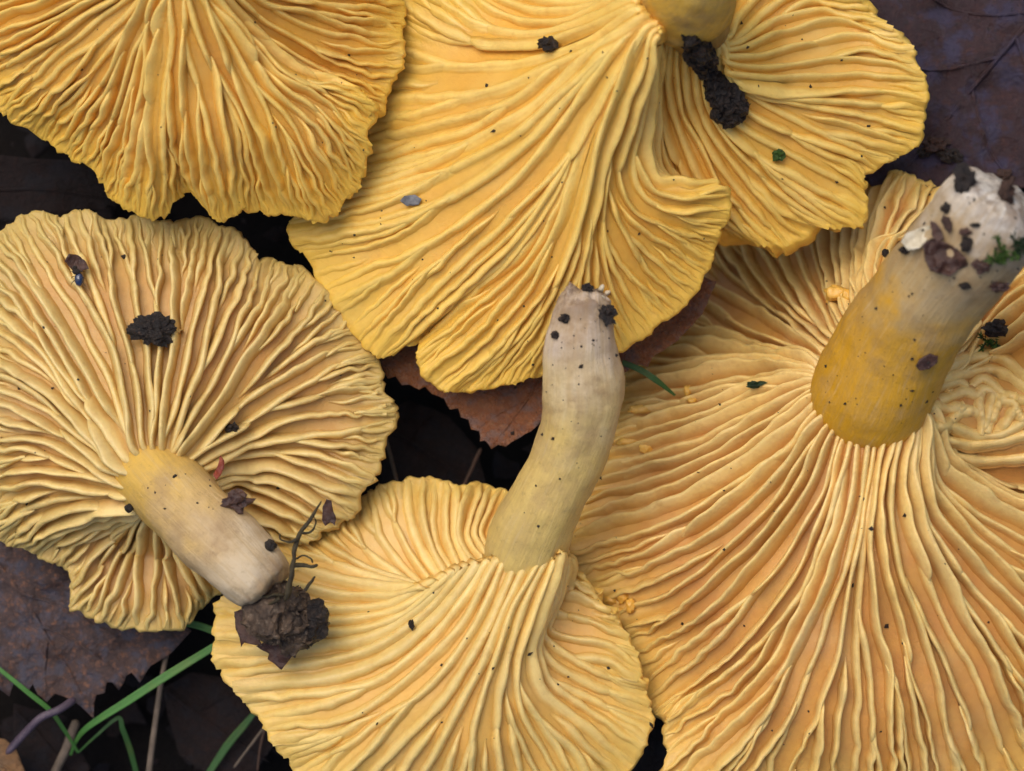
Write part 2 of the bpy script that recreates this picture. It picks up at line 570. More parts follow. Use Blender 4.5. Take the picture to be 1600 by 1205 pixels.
def tube_arrays(path, radii, seg=28, n=60, rough=0.0, seed=0, flat=1.0, cap_end=True, cap_start=False, endfrac=.06, rag=0.0):
    """path (k,3), radii (k); returns verts, faces, along, uv"""
    P = crom(np.asarray(path, float), n)
    R = crom(np.asarray(radii, float)[:, None], n)[:, 0]
    if cap_end:
        m = max(4, int(n * endfrac))
        R[-m:] *= np.sqrt(np.clip(1 - (np.linspace(0, .97, m)) ** 2.6, 0, 1))
    if cap_start:
        m = max(4, int(n * 0.06))
        R[:m] *= np.sqrt(np.clip(1 - (np.linspace(.97, 0, m)) ** 2.6, 0, 1))
    T = norm(np.gradient(P, axis=0))
    up = np.array([0, 0, 1.0])
    side = np.cross(T, up)
    bad = np.linalg.norm(side, axis=1) < 1e-3
    side[bad] = [1, 0, 0]
    side = norm(side)
    nor = norm(np.cross(side, T))
    a = np.linspace(0, 2 * math.pi, seg, endpoint=False)
    ca, sa = np.cos(a), np.sin(a)
    rr = R[:, None] * np.ones((1, seg))
    if rough > 0:
        r = np.random.default_rng(seed); ph = r.uniform(0, 6, 8)
        s = np.linspace(0, 1, n)[:, None]
        rr = rr * (1 + rough * (np.sin(2 * a[None] + ph[0] + 3 * s) + .7 * np.sin(3 * a[None] + ph[1] - 5 * s)
                                + .5 * np.sin(5 * a[None] + ph[2] + 9 * s) + .7 * np.sin(14 * s + ph[3] + a[None])
                                + .35 * np.sin(9 * a[None] + ph[4] + 4 * s)))
    V = P[:, None] + rr[..., None] * (ca[None, :, None] * side[:, None] + flat * sa[None, :, None] * nor[:, None])
    F = grid_faces(seg, n, True)      # index = ring-major below, so reorder
    idx = np.arange(n * seg).reshape(n, seg)
    i = idx[:-1]; i2 = idx[1:]
    F = np.stack([i, np.roll(i, -1, 1), np.roll(i2, -1, 1), i2], -1).reshape(-1, 4)
    ln = np.concatenate([[0], np.cumsum(np.linalg.norm(np.diff(P, axis=0), axis=1))])
    al = np.repeat(np.linspace(0, 1, n), seg)
    uv = np.stack([np.tile(np.abs(a - math.pi), (n, 1)) * R.max(), np.tile(ln[:, None], (1, seg))], -1).reshape(-1, 2)
    V = V.reshape(-1, 3)
    if rag > 0:
        C = np.repeat(P, seg, 0); out = norm(V - C); Tq = np.repeat(T, seg, 0)
        e = sstep(.88, 1, al)
        for i in range(len(V)):
            q = Vector(V[i]) + Vector((seed, 0, 0))
            a1 = mnoise.noise(q * 1.3) * .05 + mnoise.noise(q * 3.4) * .022 + mnoise.noise(q * 9) * .008
            a2 = mnoise.fractal(q * 3.5, .8, 2.0, 4)
            V[i] += out[i] * (a1 + e[i] * a2 * rag * .6) + Tq[i] * e[i] * a2 * rag
    faces = [F]
    if cap_end:
        V = np.concatenate([V, P[-1:]]); al = np.append(al, 1); uv = np.concatenate([uv, [[0, ln[-1]]]])
        k = len(V) - 1
        faces.append(np.stack([idx[-1], np.roll(idx[-1], -1), np.full(seg, k)], -1))
    if cap_start:
        V = np.concatenate([V, P[:1]]); al = np.append(al, 0); uv = np.concatenate([uv, [[0, 0]]])
        k = len(V) - 1
        faces.append(np.stack([np.roll(idx[0], -1), idx[0], np.full(seg, k)], -1))
    return V, faces, al, uv

def build_tube(name, path, radii, mat, parent=None, **kw):
    V, F, al, uv = tube_arrays(path, radii, **kw)
    return mesh_obj(name, V, F, mat, parent, {'along': al, 'crest': np.zeros(len(V))}, uv)

def px_path(pts):
    return np.array([at(*p[:3]) for p in pts]), np.array([p[3] for p in pts])
# ------------------------------------------------------------------ the five mushrooms, traced gill by gill
GUIDES_A = [
 [(285,-110),(290,-180),(285,-260),(280,-330)], [(250,-100),(200,-170),(120,-240)], [(230,-80),(120,-120),(0,-150),(-90,-160)],
 [(225,-60),(120,-40),(0,-10),(-80,20)], [(235,-50),(150,0),(60,45),(-50,100)],
 [(245,-40),(192,20),(110,90),(8,178)], [(255,-35),(224,20),(172,120),(130,180),(92,232)],
 [(262,-30),(240,20),(218,120),(206,180),(190,235),(165,290)], [(267,-30),(250,40),(238,130),(222,220),(190,322)],
 [(270,-30),(258,40),(248,130),(243,230),(240,345)], [(276,-30),(274,40),(272,140),(278,220),(294,303)],
 [(285,-30),(290,40),(305,130),(320,220),(345,347)], [(292,-30),(305,40),(340,120),(368,210),(388,328)],
 [(296,-32),(318,40),(358,120),(395,210),(430,330)], [(300,-32),(335,40),(378,110),(425,205),(487,347)],
 [(304,-34),(342,35),(400,125),(460,195),(535,318)], [(308,-36),(350,30),(420,130),(490,185),(563,278)],
 [(312,-40),(360,30),(430,112),(500,142),(579,192)], [(316,-44),(366,24),(438,98),(505,128),(567,138)],
 [(317,-45),(368,23),(444,97),(515,130),(576,164)], [(318,-47),(374,18),(452,86),(538,128),(600,159)],
 [(320,-50),(390,10),(470,58),(560,90),(627,95)],
 [(325,-60),(400,-15),(490,15),(560,30),(630,40)], [(325,-75),(400,-50),(500,-40),(560,-35),(618,-30)],
 [(320,-95),(400,-130),(480,-170),(560,-190)], [(305,-108),(350,-180),(390,-250),(420,-310)]]
Z_A = [(0,4.4,3.4,2.6,1.8),(5,4.2,3.5,2.9,2.2),(10,4.2,3.8,3.3,2.3),(15,4.2,3.7,3.2,2.5),(17,4.2,3.6,3.2,2.85),(18,4.2,3.55,3.25,3.0),
       (19,4.2,3.45,2.8,2.35),(20,4.2,3.4,2.6,2.2),(21,4.2,3.4,2.7,2.2),(25,4.2,3.4,2.6,1.8)]

GUIDES_B = [
 [(1010,-30),(930,-10),(860,-30),(780,-70),(740,-100)], [(985,0),(900,36),(830,44),(768,22),(715,-25)],
 [(985,10),(910,50),(830,65),(740,58),(668,22),(622,-10)],
 [(988,14),(920,55),(840,75),(760,78),(690,65),(625,36)], [(992,20),(930,65),(860,92),(780,108),(700,110),(590,95)],
 [(996,26),(930,72),(860,100),(780,140),(672,172),(560,185)], [(1000,30),(950,62),(890,110),(820,165),(740,205),(640,236),(540,262)],
 [(1003,33),(950,75),(880,145),(805,220),(710,278),(600,325),(452,352)], [(1005,36),(955,85),(895,165),(825,240),(740,310),(640,375),(488,420)],
 [(1007,38),(960,90),(903,180),(842,255),(765,335),(660,430),(562,535)], [(1009,40),(968,95),(915,190),(872,270),(795,375),(695,470),(608,556)],
 [(1011,42),(975,100),(925,200),(885,290),(825,385),(740,452),(654,518)], [(1012,43),(978,103),(928,205),(893,300),(840,400),(752,490),(654,570)],
 [(1013,44),(981,107),(932,212),(902,315),(858,420),(778,525),(690,606)],
 [(1014,46),(985,110),(938,215),(908,320),(872,430),(815,525),(745,610)], [(1016,48),(990,115),(945,220),(918,330),(893,430),(865,520),(836,588)],
 [(1017,50),(994,120),(952,220),(928,330),(920,430),(917,500),(915,566)], [(1018,54),(998,120),(960,210),(934,290),(938,380),(965,460),(1008,524)],
 [(1019,60),(1002,125),(975,190),(952,270),(966,340),(1015,395),(1086,456)], [(1020,66),(1006,125),(985,190),(970,260),(998,325),(1056,352),(1122,378)],
 [(1021,72),(1010,130),(996,190),(988,250),(1012,300),(1065,318),(1138,315)], [(1022,78),(1014,130),(1006,190),(1003,245),(1025,288),(1068,286),(1120,278)],
 [(1023,52),(1020,90),(1017,135),(1014,195),(1016,248),(1040,290),(1072,300),(1100,305)],
 [(1030,52),(1023,95),(1018,145),(1022,205),(1045,265),(1080,310),(1120,352)], [(1046,50),(1042,100),(1045,160),(1065,220),(1095,285),(1138,340),(1180,378)],
 [(1070,54),(1066,110),(1075,170),(1100,220),(1140,290),(1180,335),(1225,384)], [(1094,60),(1092,122),(1110,190),(1150,250),(1195,300),(1240,340),(1278,358)],
 [(1112,68),(1113,138),(1138,195),(1185,245),(1240,290),(1290,325),(1335,352)], [(1124,74),(1129,145),(1158,195),(1210,232),(1270,268),(1320,292),(1358,318)],
 [(1131,76),(1138,142),(1172,185),(1225,212),(1285,238),(1325,255),(1349,276)],
 [(1134,74),(1143,132),(1190,168),(1250,198),(1320,222),(1400,248)], [(1135,70),(1144,122),(1200,155),(1270,172),(1350,185),(1440,208)],
 [(1140,115),(1200,135),(1270,142),(1350,142),(1446,152)], [(1137,100),(1190,108),(1270,102),(1350,92),(1438,110)],
 [(1135,85),(1175,80),(1240,60),(1320,42),(1412,66)], [(1134,70),(1160,60),(1205,30),(1270,5),(1360,12)],
 [(1133,55),(1145,30),(1180,-10),(1230,-40),(1290,-30)], [(1130,40),(1135,0),(1150,-50),(1170,-80),(1200,-90)],
 [(1100,-20),(1100,-60),(1100,-90),(1100,-120)], [(1040,-30),(1010,-60),(980,-90),(950,-120)]]
Z_B = [(0,3.8,2.8,2.0,1.6),(1,4.3,3.2,2.3,2.0),(3,4.5,3.2,2.2,1.7),(5,4.6,3.4,2.3,1.6),(8,4.6,3.5,2.5,1.5),(12,4.6,3.6,2.6,1.8),(15,4.6,3.7,2.8,1.9),
       (18,4.6,3.6,2.8,2.1),(20,4.5,3.5,2.9,2.6),(21,4.4,3.3,2.9,2.75),(22,4.2,2.9,2.4,2.3),(23,3.9,2.5,1.9,1.6),(25,3.6,2.4,1.9,1.7),(28,3.4,2.5,2.1,1.9),
       (32,3.3,2.5,2.2,2.1),(34,3.3,2.3,2.1,2.2),(35,3.3,2.1,1.9,2.3),(37,3.3,2.0,1.8,2.2),(39,3.5,2.4,1.9,1.7)]

GUIDES_C = [
 [(322,800),(340,830),(358,858),(382,890),(398,905)], [(290,818),(300,850),(315,885),(325,910),(333,933)],
 [(255,818),(262,850),(268,890),(272,935),(276,982)], [(232,815),(226,845),(212,885),(198,930),(178,976)],
 [(215,805),(200,830),(178,860),(155,905),(122,950)], [(207,797),(182,810),(150,835),(128,860),(104,892)],
 [(202,790),(170,795),(130,815),(100,842),(76,872)], [(200,785),(160,790),(110,805),(70,830),(36,862)],
 [(198,778),(150,775),(90,782),(40,800),(-5,838)],
 [(196,768),(150,752),(100,740),(50,732),(-30,748)], [(196,757),(150,730),(100,706),(50,690),(-50,690)],
 [(196,745),(150,710),(100,675),(50,648),(-50,622)], [(197,728),(165,685),(120,635),(60,570),(-40,510)],
 [(200,712),(170,655),(128,590),(80,510),(35,440),(-20,385)], [(205,700),(190,640),(165,570),(130,500),(85,420),(38,338)],
 [(215,692),(208,630),(195,560),(168,480),(140,400),(120,334)], [(232,688),(234,620),(232,550),(222,470),(212,400),(205,343)],
 [(250,687),(258,620),(265,550),(270,470),(275,400),(280,346)], [(264,690),(280,640),(298,570),(318,490),(335,410),(352,352)],
 [(275,694),(305,640),(335,575),(365,510),(390,450),(404,400)], [(282,700),(320,650),(365,590),(410,530),(448,470),(468,420)],
 [(292,706),(335,660),(385,610),(440,560),(495,515),(536,480)], [(298,712),(350,670),(410,630),(470,597),(530,570),(582,560)],
 [(304,718),(355,685),(420,658),(480,640),(540,630),(608,624)], [(310,726),(360,696),(425,677),(490,672),(550,672),(611,668)],
 [(315,735),(355,710),(420,697),(480,705),(540,722),(586,735)], [(325,745),(360,728),(410,728),(460,745),(510,772),(552,797)],
 [(335,765),(365,760),(400,770),(440,790),(480,812),(514,826)], [(335,785),(365,797),(400,815),(430,838),(458,858)]]
Z_C = [(0,2.0,1.4,1.0,.7),(2,1.7,.9,.95,.9),(4,1.7,.8,.9,.95),(5.5,2.0,1.2,1.1,1.0),(7,2.5,1.9,1.5,1.15),(9,2.6,2.1,1.8,1.5),(14,2.75,2.3,2.0,1.3),(18,2.75,2.2,1.9,1.4),(22,2.65,2.0,1.8,1.6),
       (25,2.4,1.7,1.7,1.7),(27,2.0,1.3,1.4,1.55),(28,1.9,1.2,1.1,1.2)]

GUIDES_D = [
 [(848,860),(845,840),(842,812),(838,785)], [(790,850),(788,825),(800,805),(808,785),(812,772)],
 [(772,878),(742,842),(748,805),(760,780),(770,763)], [(748,884),(722,846),(724,808),(732,782),(738,757)],
 [(726,894),(702,850),(700,815),(704,782),(706,753)], [(706,903),(680,860),(670,818),(670,782),(672,752)],
 [(688,914),(658,870),(642,825),(638,785),(636,749)],
 [(672,922),(628,878),(605,838),(590,802),(578,768)], [(660,924),(600,892),(560,865),(530,840),(510,812)],
 [(660,918),(590,908),(530,890),(480,870),(435,845)], [(668,912),(610,928),(540,928),(470,912),(395,885)],
 [(690,900),(620,948),(540,962),(450,962),(342,950)], [(715,890),(640,960),(560,992),(460,1002),(334,1008)],
 [(740,880),(670,965),(580,1022),(470,1048),(349,1056)],
 [(760,876),(700,970),(610,1050),(500,1088),(388,1103)], [(778,876),(725,975),(650,1060),(550,1130),(436,1165)],
 [(795,878),(745,990),(690,1070),(600,1150),(490,1260)], [(812,882),(770,990),(720,1080),(660,1160),(570,1290)],
 [(828,885),(786,975),(748,1065),(712,1160),(660,1300)], [(842,882),(800,960),(774,1040),(758,1120),(745,1300)],
 [(855,878),(815,960),(790,1040),(782,1120),(820,1290)],
 [(866,874),(830,970),(810,1040),(820,1110),(872,1190),(905,1262)], [(875,868),(842,960),(823,1030),(842,1090),(900,1140),(975,1215)],
 [(880,866),(850,950),(833,1010),(858,1062),(920,1098),(1014,1145)], [(883,868),(858,940),(840,995),(878,1035),(940,1062),(1012,1090)],
 [(884,872),(866,935),(850,985),(888,1010),(940,1022),(1002,1052)], [(885,876),(872,925),(860,965),(898,978),(945,988),(984,1003)],
 [(886,878),(878,915),(873,945),(903,947),(932,957),(963,970)], [(888,877),(884,900),(886,922),(905,922),(922,927),(940,943)],
 [(888,872),(888,886),(894,896),(902,898),(910,902)]]
Z_D = [(0,1.6,1.3,1.0,.8),(2,1.8,1.4,1.1,.8),(7,2.0,1.6,1.3,1.0),(8,2.15,1.75,1.4,1.1),(9,2.45,1.95,1.5,1.2),(10,2.6,2.05,1.7,1.4),(12,2.7,2.3,2.0,1.6),(16,2.8,2.8,2.5,1.9),(19,2.9,2.9,2.6,1.9),(22,2.9,2.8,2.3,1.9),
       (23,2.8,2.5,2.05,1.9),(25,2.6,1.9,1.9,1.9),(29,2.2,1.6,1.6,1.7)]

GUIDES_E = [
 [(1420,470),(1440,430),(1475,380),(1515,330)],
 [(1378,432),(1390,400),(1412,360),(1445,325),(1482,297)], [(1358,455),(1374,400),(1388,350),(1400,310),(1413,277)],
 [(1340,475),(1345,410),(1352,350),(1362,310),(1371,266)], [(1320,495),(1308,430),(1300,370),(1295,330),(1290,290)],
 [(1300,515),(1270,460),(1245,400),(1225,340),(1215,300)], [(1290,530),(1245,490),(1200,430),(1165,370),(1140,325)],
 [(1280,545),(1220,505),(1165,455),(1120,400),(1090,355)], [(1272,558),(1205,530),(1140,505),(1085,475),(1040,435)],
 [(1268,570),(1200,558),(1130,545),(1060,530),(985,515)], [(1266,580),(1200,578),(1130,580),(1050,590),(960,592)],
 [(1268,592),(1205,605),(1130,628),(1050,650),(950,668)], [(1270,605),(1205,640),(1120,690),(1030,720),(900,752)],
 [(1274,622),(1210,680),(1120,735),(1020,775),(888,808)], [(1280,640),(1220,710),(1120,780),(1010,830),(880,872)],
 [(1285,655),(1230,735),(1140,820),(1040,880),(925,915)], [(1292,668),(1245,755),(1160,850),(1060,930),(960,968)],
 [(1300,676),(1265,765),(1190,870),(1095,960),(992,1020)], [(1310,684),(1285,775),(1225,880),(1140,975),(1050,1050),(1006,1090)],
 [(1318,689),(1298,780),(1248,890),(1175,995),(1100,1065),(1028,1118)],
 [(1325,692),(1307,780),(1268,890),(1205,990),(1130,1062),(1045,1122)], [(1332,693),(1318,780),(1284,890),(1230,995),(1155,1085),(1042,1170)],
 [(1341,692),(1330,780),(1300,890),(1257,1000),(1195,1105),(1100,1200),(1040,1260)],
 [(1350,688),(1343,780),(1320,890),(1286,1000),(1246,1110),(1200,1200),(1170,1300)],
 [(1365,684),(1352,780),(1332,890),(1314,1000),(1288,1120),(1262,1310)],
 [(1380,678),(1360,770),(1344,870),(1338,980),(1340,1100),(1345,1320)], [(1395,672),(1370,760),(1360,850),(1372,960),(1394,1080),(1430,1320)],
 [(1408,668),(1386,750),(1388,840),(1418,950),(1458,1060),(1520,1310)], [(1420,664),(1402,740),(1410,820),(1450,920),(1510,1050),(1610,1280)],
 [(1432,660),(1420,730),(1430,800),(1475,880),(1550,980),(1690,1190)], [(1442,656),(1435,718),(1448,780),(1500,850),(1580,930),(1750,1080)],
 [(1450,650),(1455,705),(1475,752),(1530,797),(1600,835),(1770,920)], [(1455,645),(1470,692),(1500,725),(1550,752),(1610,765),(1770,800)],
 [(1460,636),(1480,668),(1520,686),(1570,690),(1620,690),(1760,690)], [(1466,620),(1490,632),(1530,628),(1570,618),(1610,600),(1720,570)],
 [(1474,600),(1495,588),(1535,570),(1580,548),(1620,522),(1700,470)], [(1485,570),(1510,545),(1540,505),(1580,460),(1620,420)],
 [(1460,510),(1490,470),(1540,410),(1580,370)]]
Z_E = [(0,2.0,1.0,.6,.4),(2,2.5,1.3,.9,.9),(3,2.4,.7,.2,.3),(4.5,2.2,.1,-.8,-1.0),(7,2.0,-.4,-1.5,-1.9),(9,2.1,.1,-.8,-1.3),(11,2.5,1.2,.4,-.2),(12.5,2.75,1.9,1.1,.5),(15,3.0,2.5,1.9,1.1),(18,3.1,2.8,2.3,1.3),
       (19,3.1,2.85,2.3,1.5),(20,3.15,2.9,2.35,1.85),(23,3.2,3.1,2.6,1.7),(28,3.2,3.1,2.5,1.7),(30.5,3.0,2.7,2.3,1.6),(32,2.8,1.7,1.4,1.2),(33,2.7,2.1,2.3,2.2),(34,2.5,2.2,2.6,2.7),(35,2.3,1.6,2.2,2.5),(36,2.2,1.2,1.4,1.5),(37,2.1,1.2,1.0,.8)]

SPECS = {
 'A': dict(g=GUIDES_A, z=Z_A, cen=(285,-75,3.9), seed=11, hw=.068, hh=.19, gaps=(.12,.165,.12), wig=.045, veins=14, mk=1.15, rough=.075,
   mat=((.70,.355,.05),(.88,.595,.16),(.87,.545,.07)),
   label='orange yellow chanterelle showing only its lobed gill fan, stem beyond the picture edge',
   stem=[(285,-55,3.6,.5),(285,-110,4.6,.6),(288,-200,5.4,.6),(292,-300,5.8,.55)]),
 'B': dict(g=GUIDES_B, z=Z_B, cen=(1082,30,3.4), ext=15, seed=23, hw=.072, hh=.17, gaps=(.105,.225,.135), wig=.03, dens=([0,3,6,9,11,40],[1.2,1.6,1.5,1.15,1,1]), fat=([0,3,6,9,12,22,26,40],[1.3,2.0,1.8,1.2,1.0,1.0,1.3,1.2]), soft=([0,3,7,10,22,26,40],[.6,1,.8,.2,.0,.35,.3]), lip=([0,21,23,24,25,26,27,40],[0,0,.25,.30,.12,.08,0,0]), veins=0,
   mat=((.72,.385,.060),(.86,.592,.162),(.85,.555,.085)),
   label='yellow chanterelle with swept gills, folded fan edge and black soil lump in its hollow',
   stem=[(1092,72,2.4,.40),(1086,36,3.2,.54),(1074,0,3.8,.74),(1088,-40,4.9,.60),(1100,-160,6.0,.62),(1110,-260,6.6,.58)]),
 'C': dict(g=GUIDES_C, z=Z_C, cen=(250,750,2.0), seed=35, ext=20, hw=.078, hh=.24, gaps=(.12,.205,.14), wig=.04, veins=26, vreg=(11,28,.45,.95), mk=1.35, rough=.06,
   mat=((.55,.295,.075),(.80,.59,.225),(.62,.46,.14)),
   label='pale cream chanterelle whose short stem ends in a clump of soil and dark rootlets',
   stem=[(216,712,2.0,.42),(236,738,2.28,.60),(264,768,2.48,.625),(330,832,2.85,.60),(392,892,3.15,.56),(424,926,3.2,.46)]),
 'D': dict(g=GUIDES_D, z=Z_D, cen=(818,866,2.2), seed=41, hw=.078, hh=.17, gaps=(.11,.225,.145), wig=.025, fat=([0,8,11,14,16,20,23,30],[1,1.4,1.8,1.7,1.4,1.1,1.5,1.5]), soft=([0,8,11,15,19,23,30],[.1,.5,.9,.7,.2,.6,.6]), dens=([0,8,12,16,30],[1,1.2,1.3,1.2,1.1]), veins=0,
   mat=((.69,.385,.085),(.83,.60,.215),(.77,.53,.125)),
   label='pale yellow chanterelle with long curved stem reaching up to a whitish tip',
   stem=[(802,900,2.0,.45),(818,862,2.35,.635),(850,790,2.75,.575),(888,712,3.05,.565),(908,645,3.25,.585),(909,595,3.4,.60),(908,550,3.5,.555),(911,495,3.55,.46),(916,448,3.6,.36)]),
 'E': dict(g=GUIDES_E, z=Z_E, cen=(1365,610,2.4), seed=59, ext=14, hw=.070, hh=.28, gaps=(.105,.225,.225), wig=.035, veins=0, sup=(32.3,34.9), mk=1.3,
   mat=((.56,.265,.07),(.84,.60,.225),(.83,.55,.12)),
   label='large apricot chanterelle with thick golden stem and white soil crusted stem base',
   stem=[(1338,664,2.3,.72),(1362,618,2.75,.95),(1400,540,3.4,.90),(1447,468,4.1,.85),(1502,398,4.7,.84),(1547,335,5.1,.82),(1574,295,5.3,.66)]),
}
STEM_STOPS = {
 'A': [(0,(.80,.48,.06)),(1,(.80,.52,.15))],
 'B': [(0.05,(.20,.11,.035)),(.22,(.34,.19,.045)),(.40,(.74,.42,.04)),(.6,(.78,.48,.08)),(1,(.8,.6,.3))],  # foot: brown stain by the soil lump, darkened to paint in the hollow's shade
 'C': [(0.10,(.74,.44,.05)),(.40,(.70,.44,.10)),(.64,(.60,.43,.23)),(.84,(.62,.50,.34)),(.97,(.34,.24,.14))],
 'D': [(0.12,(.70,.50,.15)),(.38,(.66,.47,.15)),(.62,(.66,.51,.27)),(.85,(.58,.47,.37))],
 'E': [(0.2,(.66,.33,.010)),(.44,(.64,.34,.03)),(.56,(.46,.32,.14)),(.74,(.46,.35,.21)),(.92,(.74,.69,.62))],
}
MUSH = {}
GROUP = 'chanterelle mushrooms lying gills up'
for key, s in SPECS.items():
    W, N = loft(s['g'], s['z'], s['cen'], s.get('ext', 6), True, seed=s['seed'], rough=s.get('rough', .05), wave=s.get('wave', .10))
    cen = at(*s['cen'])
    root = thing('chanterelle_mushroom', (cen[0], cen[1], 0.0), s['label'], 'mushroom', GROUP)
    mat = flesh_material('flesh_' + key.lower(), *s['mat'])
    bpy.context.view_layer.update()
    cap = build_cap(root, W, N, mat, cen, lip=None if s.get('lip') is None else (np.array(s['lip'][0]) * 12, np.array(s['lip'][1])))
    g = s['gaps']
    cnt = build_gills(cap, W, N, mat, g[0], g[1], g[2], s['hw'], s['hh'], s['seed'] + 1, s['wig'],
                      *[(None if s.get(q_) is None else (np.array(s[q_][0]) * 12, np.array(s[q_][1]))) for q_ in ('dens', 'fat', 'soft')], s['veins'], s.get('vreg'), s.get('mk', 1.0), s.get('sup'))
    print('gills', key, cnt)
    P, R = px_path(s['stem'])
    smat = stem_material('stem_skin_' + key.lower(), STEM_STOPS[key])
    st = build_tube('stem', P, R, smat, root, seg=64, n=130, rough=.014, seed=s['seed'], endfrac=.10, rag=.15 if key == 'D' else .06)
    # granular rim where the gills die out on the stem
    rr = random.Random(s['seed']); VV = []; FF = []; nn = 0
    ico = [(0,0,1),(.89,0,.45),(.28,.85,.45),(-.72,.53,.45),(-.72,-.53,.45),(.28,-.85,.45),(.72,.53,-.45),(-.28,.85,-.45),(-.89,0,-.45),(-.28,-.85,-.45),(.72,-.53,-.45),(0,0,-1)]
    icf = [(0,1,2),(0,2,3),(0,3,4),(0,4,5),(0,5,1),(1,6,2),(2,7,3),(3,8,4),(4,9,5),(5,10,1),(2,6,7),(3,7,8),(4,8,9),(5,9,10),(1,10,6),(6,11,7),(7,11,8),(8,11,9),(9,11,10),(10,11,6)]
    for _ in range({'A': 12, 'B': 12, 'C': 60, 'D': 12, 'E': 70}[key]):
        i = rr.randrange(len(W)); j = rr.choice([0, 0, 0, 1, 2, 3])
        sz = rr.uniform(.018, .048)
        c0 = W[i, j] + (cen - W[i, j]) * rr.uniform(-.02, .06) + np.array([0, 0, .02])
        e = np.array(ico) * np.array([[rr.uniform(.7, 1.25)] for _ in ico]) * sz * np.array([rr.uniform(.8, 1.5), rr.uniform(.8, 1.5), .8])
        VV.append(e + c0); FF.append(np.array(icf) + nn); nn += 12
    cr = np.concatenate(VV)
    co = mesh_obj('collar', cr, np.concatenate(FF), mat, root, {'along': np.full(len(cr), .9), 'crest': np.ones(len(cr))})
    co['kind'] = 'stuff'
    MUSH[key] = dict(root=root, cap=cap, stem=st, W=W, N=N)

k = Nodes('soil')
f = k.noise(1.1, 8, 0.7)
c = k.ramp(f, [(0.3, (0.004, 0.003, 0.003)), (0.7, (0.014, 0.009, 0.007))])
soil_mat = k.fin(c, 0.9, k.bump(k.noise(5, 8, 0.75), 0.9, 0.3), 0.2)
nx = 160
gx = np.concatenate([np.linspace(-400, -14, 20), np.linspace(-13, 13, nx), np.linspace(14, 400, 20)])
X, Y = np.meshgrid(gx, gx, indexing='ij')
Z = np.array([[mnoise.fractal(Vector((float(x) * .35, float(y) * .35, 3.1)), 0.9, 2.1, 5) * .35 - 2.7 for y in gx] for x in gx])
ground = mesh_obj('ground', np.stack([X, Y, Z], -1).reshape(-1, 3), grid_faces(len(gx), len(gx)), soil_mat)
ground['kind'] = 'structure'
# ------------------------------------------------------------------ leaves, grass, soil and other litter
bpy.context.view_layer.update()
DG = bpy.context.evaluated_depsgraph_get()

def surf(px, py):
    """where the line of sight through this place of the photograph meets what is built so far"""
    o = Vector((0, 0, CAM_H)); d = (Vector(at(px, py, REF_Z)) - o).normalized()
    hit, loc, nor, idx, ob, mtx = scene.ray_cast(DG, o, d)
    if not hit:
        return Vector(at(px, py, -1.5)), Vector((0, 0, 1))
    if nor.z < 0: nor = -nor
    return loc, nor

# the netted lobe beside the thick stem: its ridges meet and enclose hollows instead of running out to the edge
NET = [[(330,360),(430,300),(600,245),(850,240),(1010,335),(1150,470)],[(300,440),(450,395),(600,365),(800,355),(1000,450),(1150,560)],[(250,520),(330,490),(480,470),(560,540),(610,500),(700,440),(850,560),(1010,620),(1150,650)],
 [(150,690),(230,660),(400,600),(520,560),(640,600),(690,540),(780,560),(850,640)],[(690,550),(655,700),(690,850),(670,965)],[(790,565),(745,780),(690,955)],[(850,640),(800,760),(720,950)],
 [(850,640),(960,650),(995,710),(900,860),(800,970)],[(180,710),(260,700),(380,720),(520,690)],[(520,690),(430,780),(350,870),(240,880)],[(150,880),(240,870),(400,885),(620,965),(690,972),(850,960),(1010,880),(1150,800)],
 [(360,860),(480,750),(620,740),(680,770)],[(995,710),(1060,800),(1150,860)],[(850,640),(930,600),(1010,620)],[(480,470),(500,570)],[(330,490),(380,600)],[(150,960),(300,1000),(560,1045),(850,1020),(1150,940)],[(200,1110),(400,1150),(650,1200),(1000,1180),(1200,1150)]]
_fe = bpy.data.materials['flesh_e']
for i, line in enumerate(NET):
    px_ = by_length(np.array([(1420 + x / 6.02, 520 + y / 6.02) for x, y in line], float), 26)
    hits = [surf(x, y) for x, y in px_]
    z = np.array([h[0].z for h in hits]); z = np.minimum(z, np.median(z) + .35)
    z = np.convolve(np.pad(z, 4, mode='edge'), np.ones(9) / 9, 'valid')
    P = np.array([at(x, y, zz) for (x, y), zz in zip(px_, z)])
    nn = norm(np.tile(np.array([[0.05, 0.05, 1.0]]), (len(P), 1)))
    s_ = np.linspace(0, 1, len(P))
    V, F, crest, al, uv = ridge_mesh(P - np.array([0, 0, .03]), nn, .135 * (1 + .18 * smooth_noise(s_ * 2, i, 2)), .17 * (1 + .2 * smooth_noise(s_ * 2, i + 50, 2)), np.zeros(len(P)), np.full(len(P), .5), np.full(len(P), .8))
    g_ = mesh_obj('gill', V, F, _fe, MUSH['E']['cap'], {'along': al, 'crest': crest}, uv)

def surf_top(px, py, r):
    """resting place of something of radius r (picture points): the highest of the ridges beneath it"""
    l, n = surf(px, py)
    z = l.z
    for i in range(10):
        q, _ = surf(px + r * .7 * math.cos(i * .63), py + r * .7 * math.sin(i * .63))
        if q.z - l.z < .5: z = max(z, q.z)
    return Vector(at(px, py, z)), n

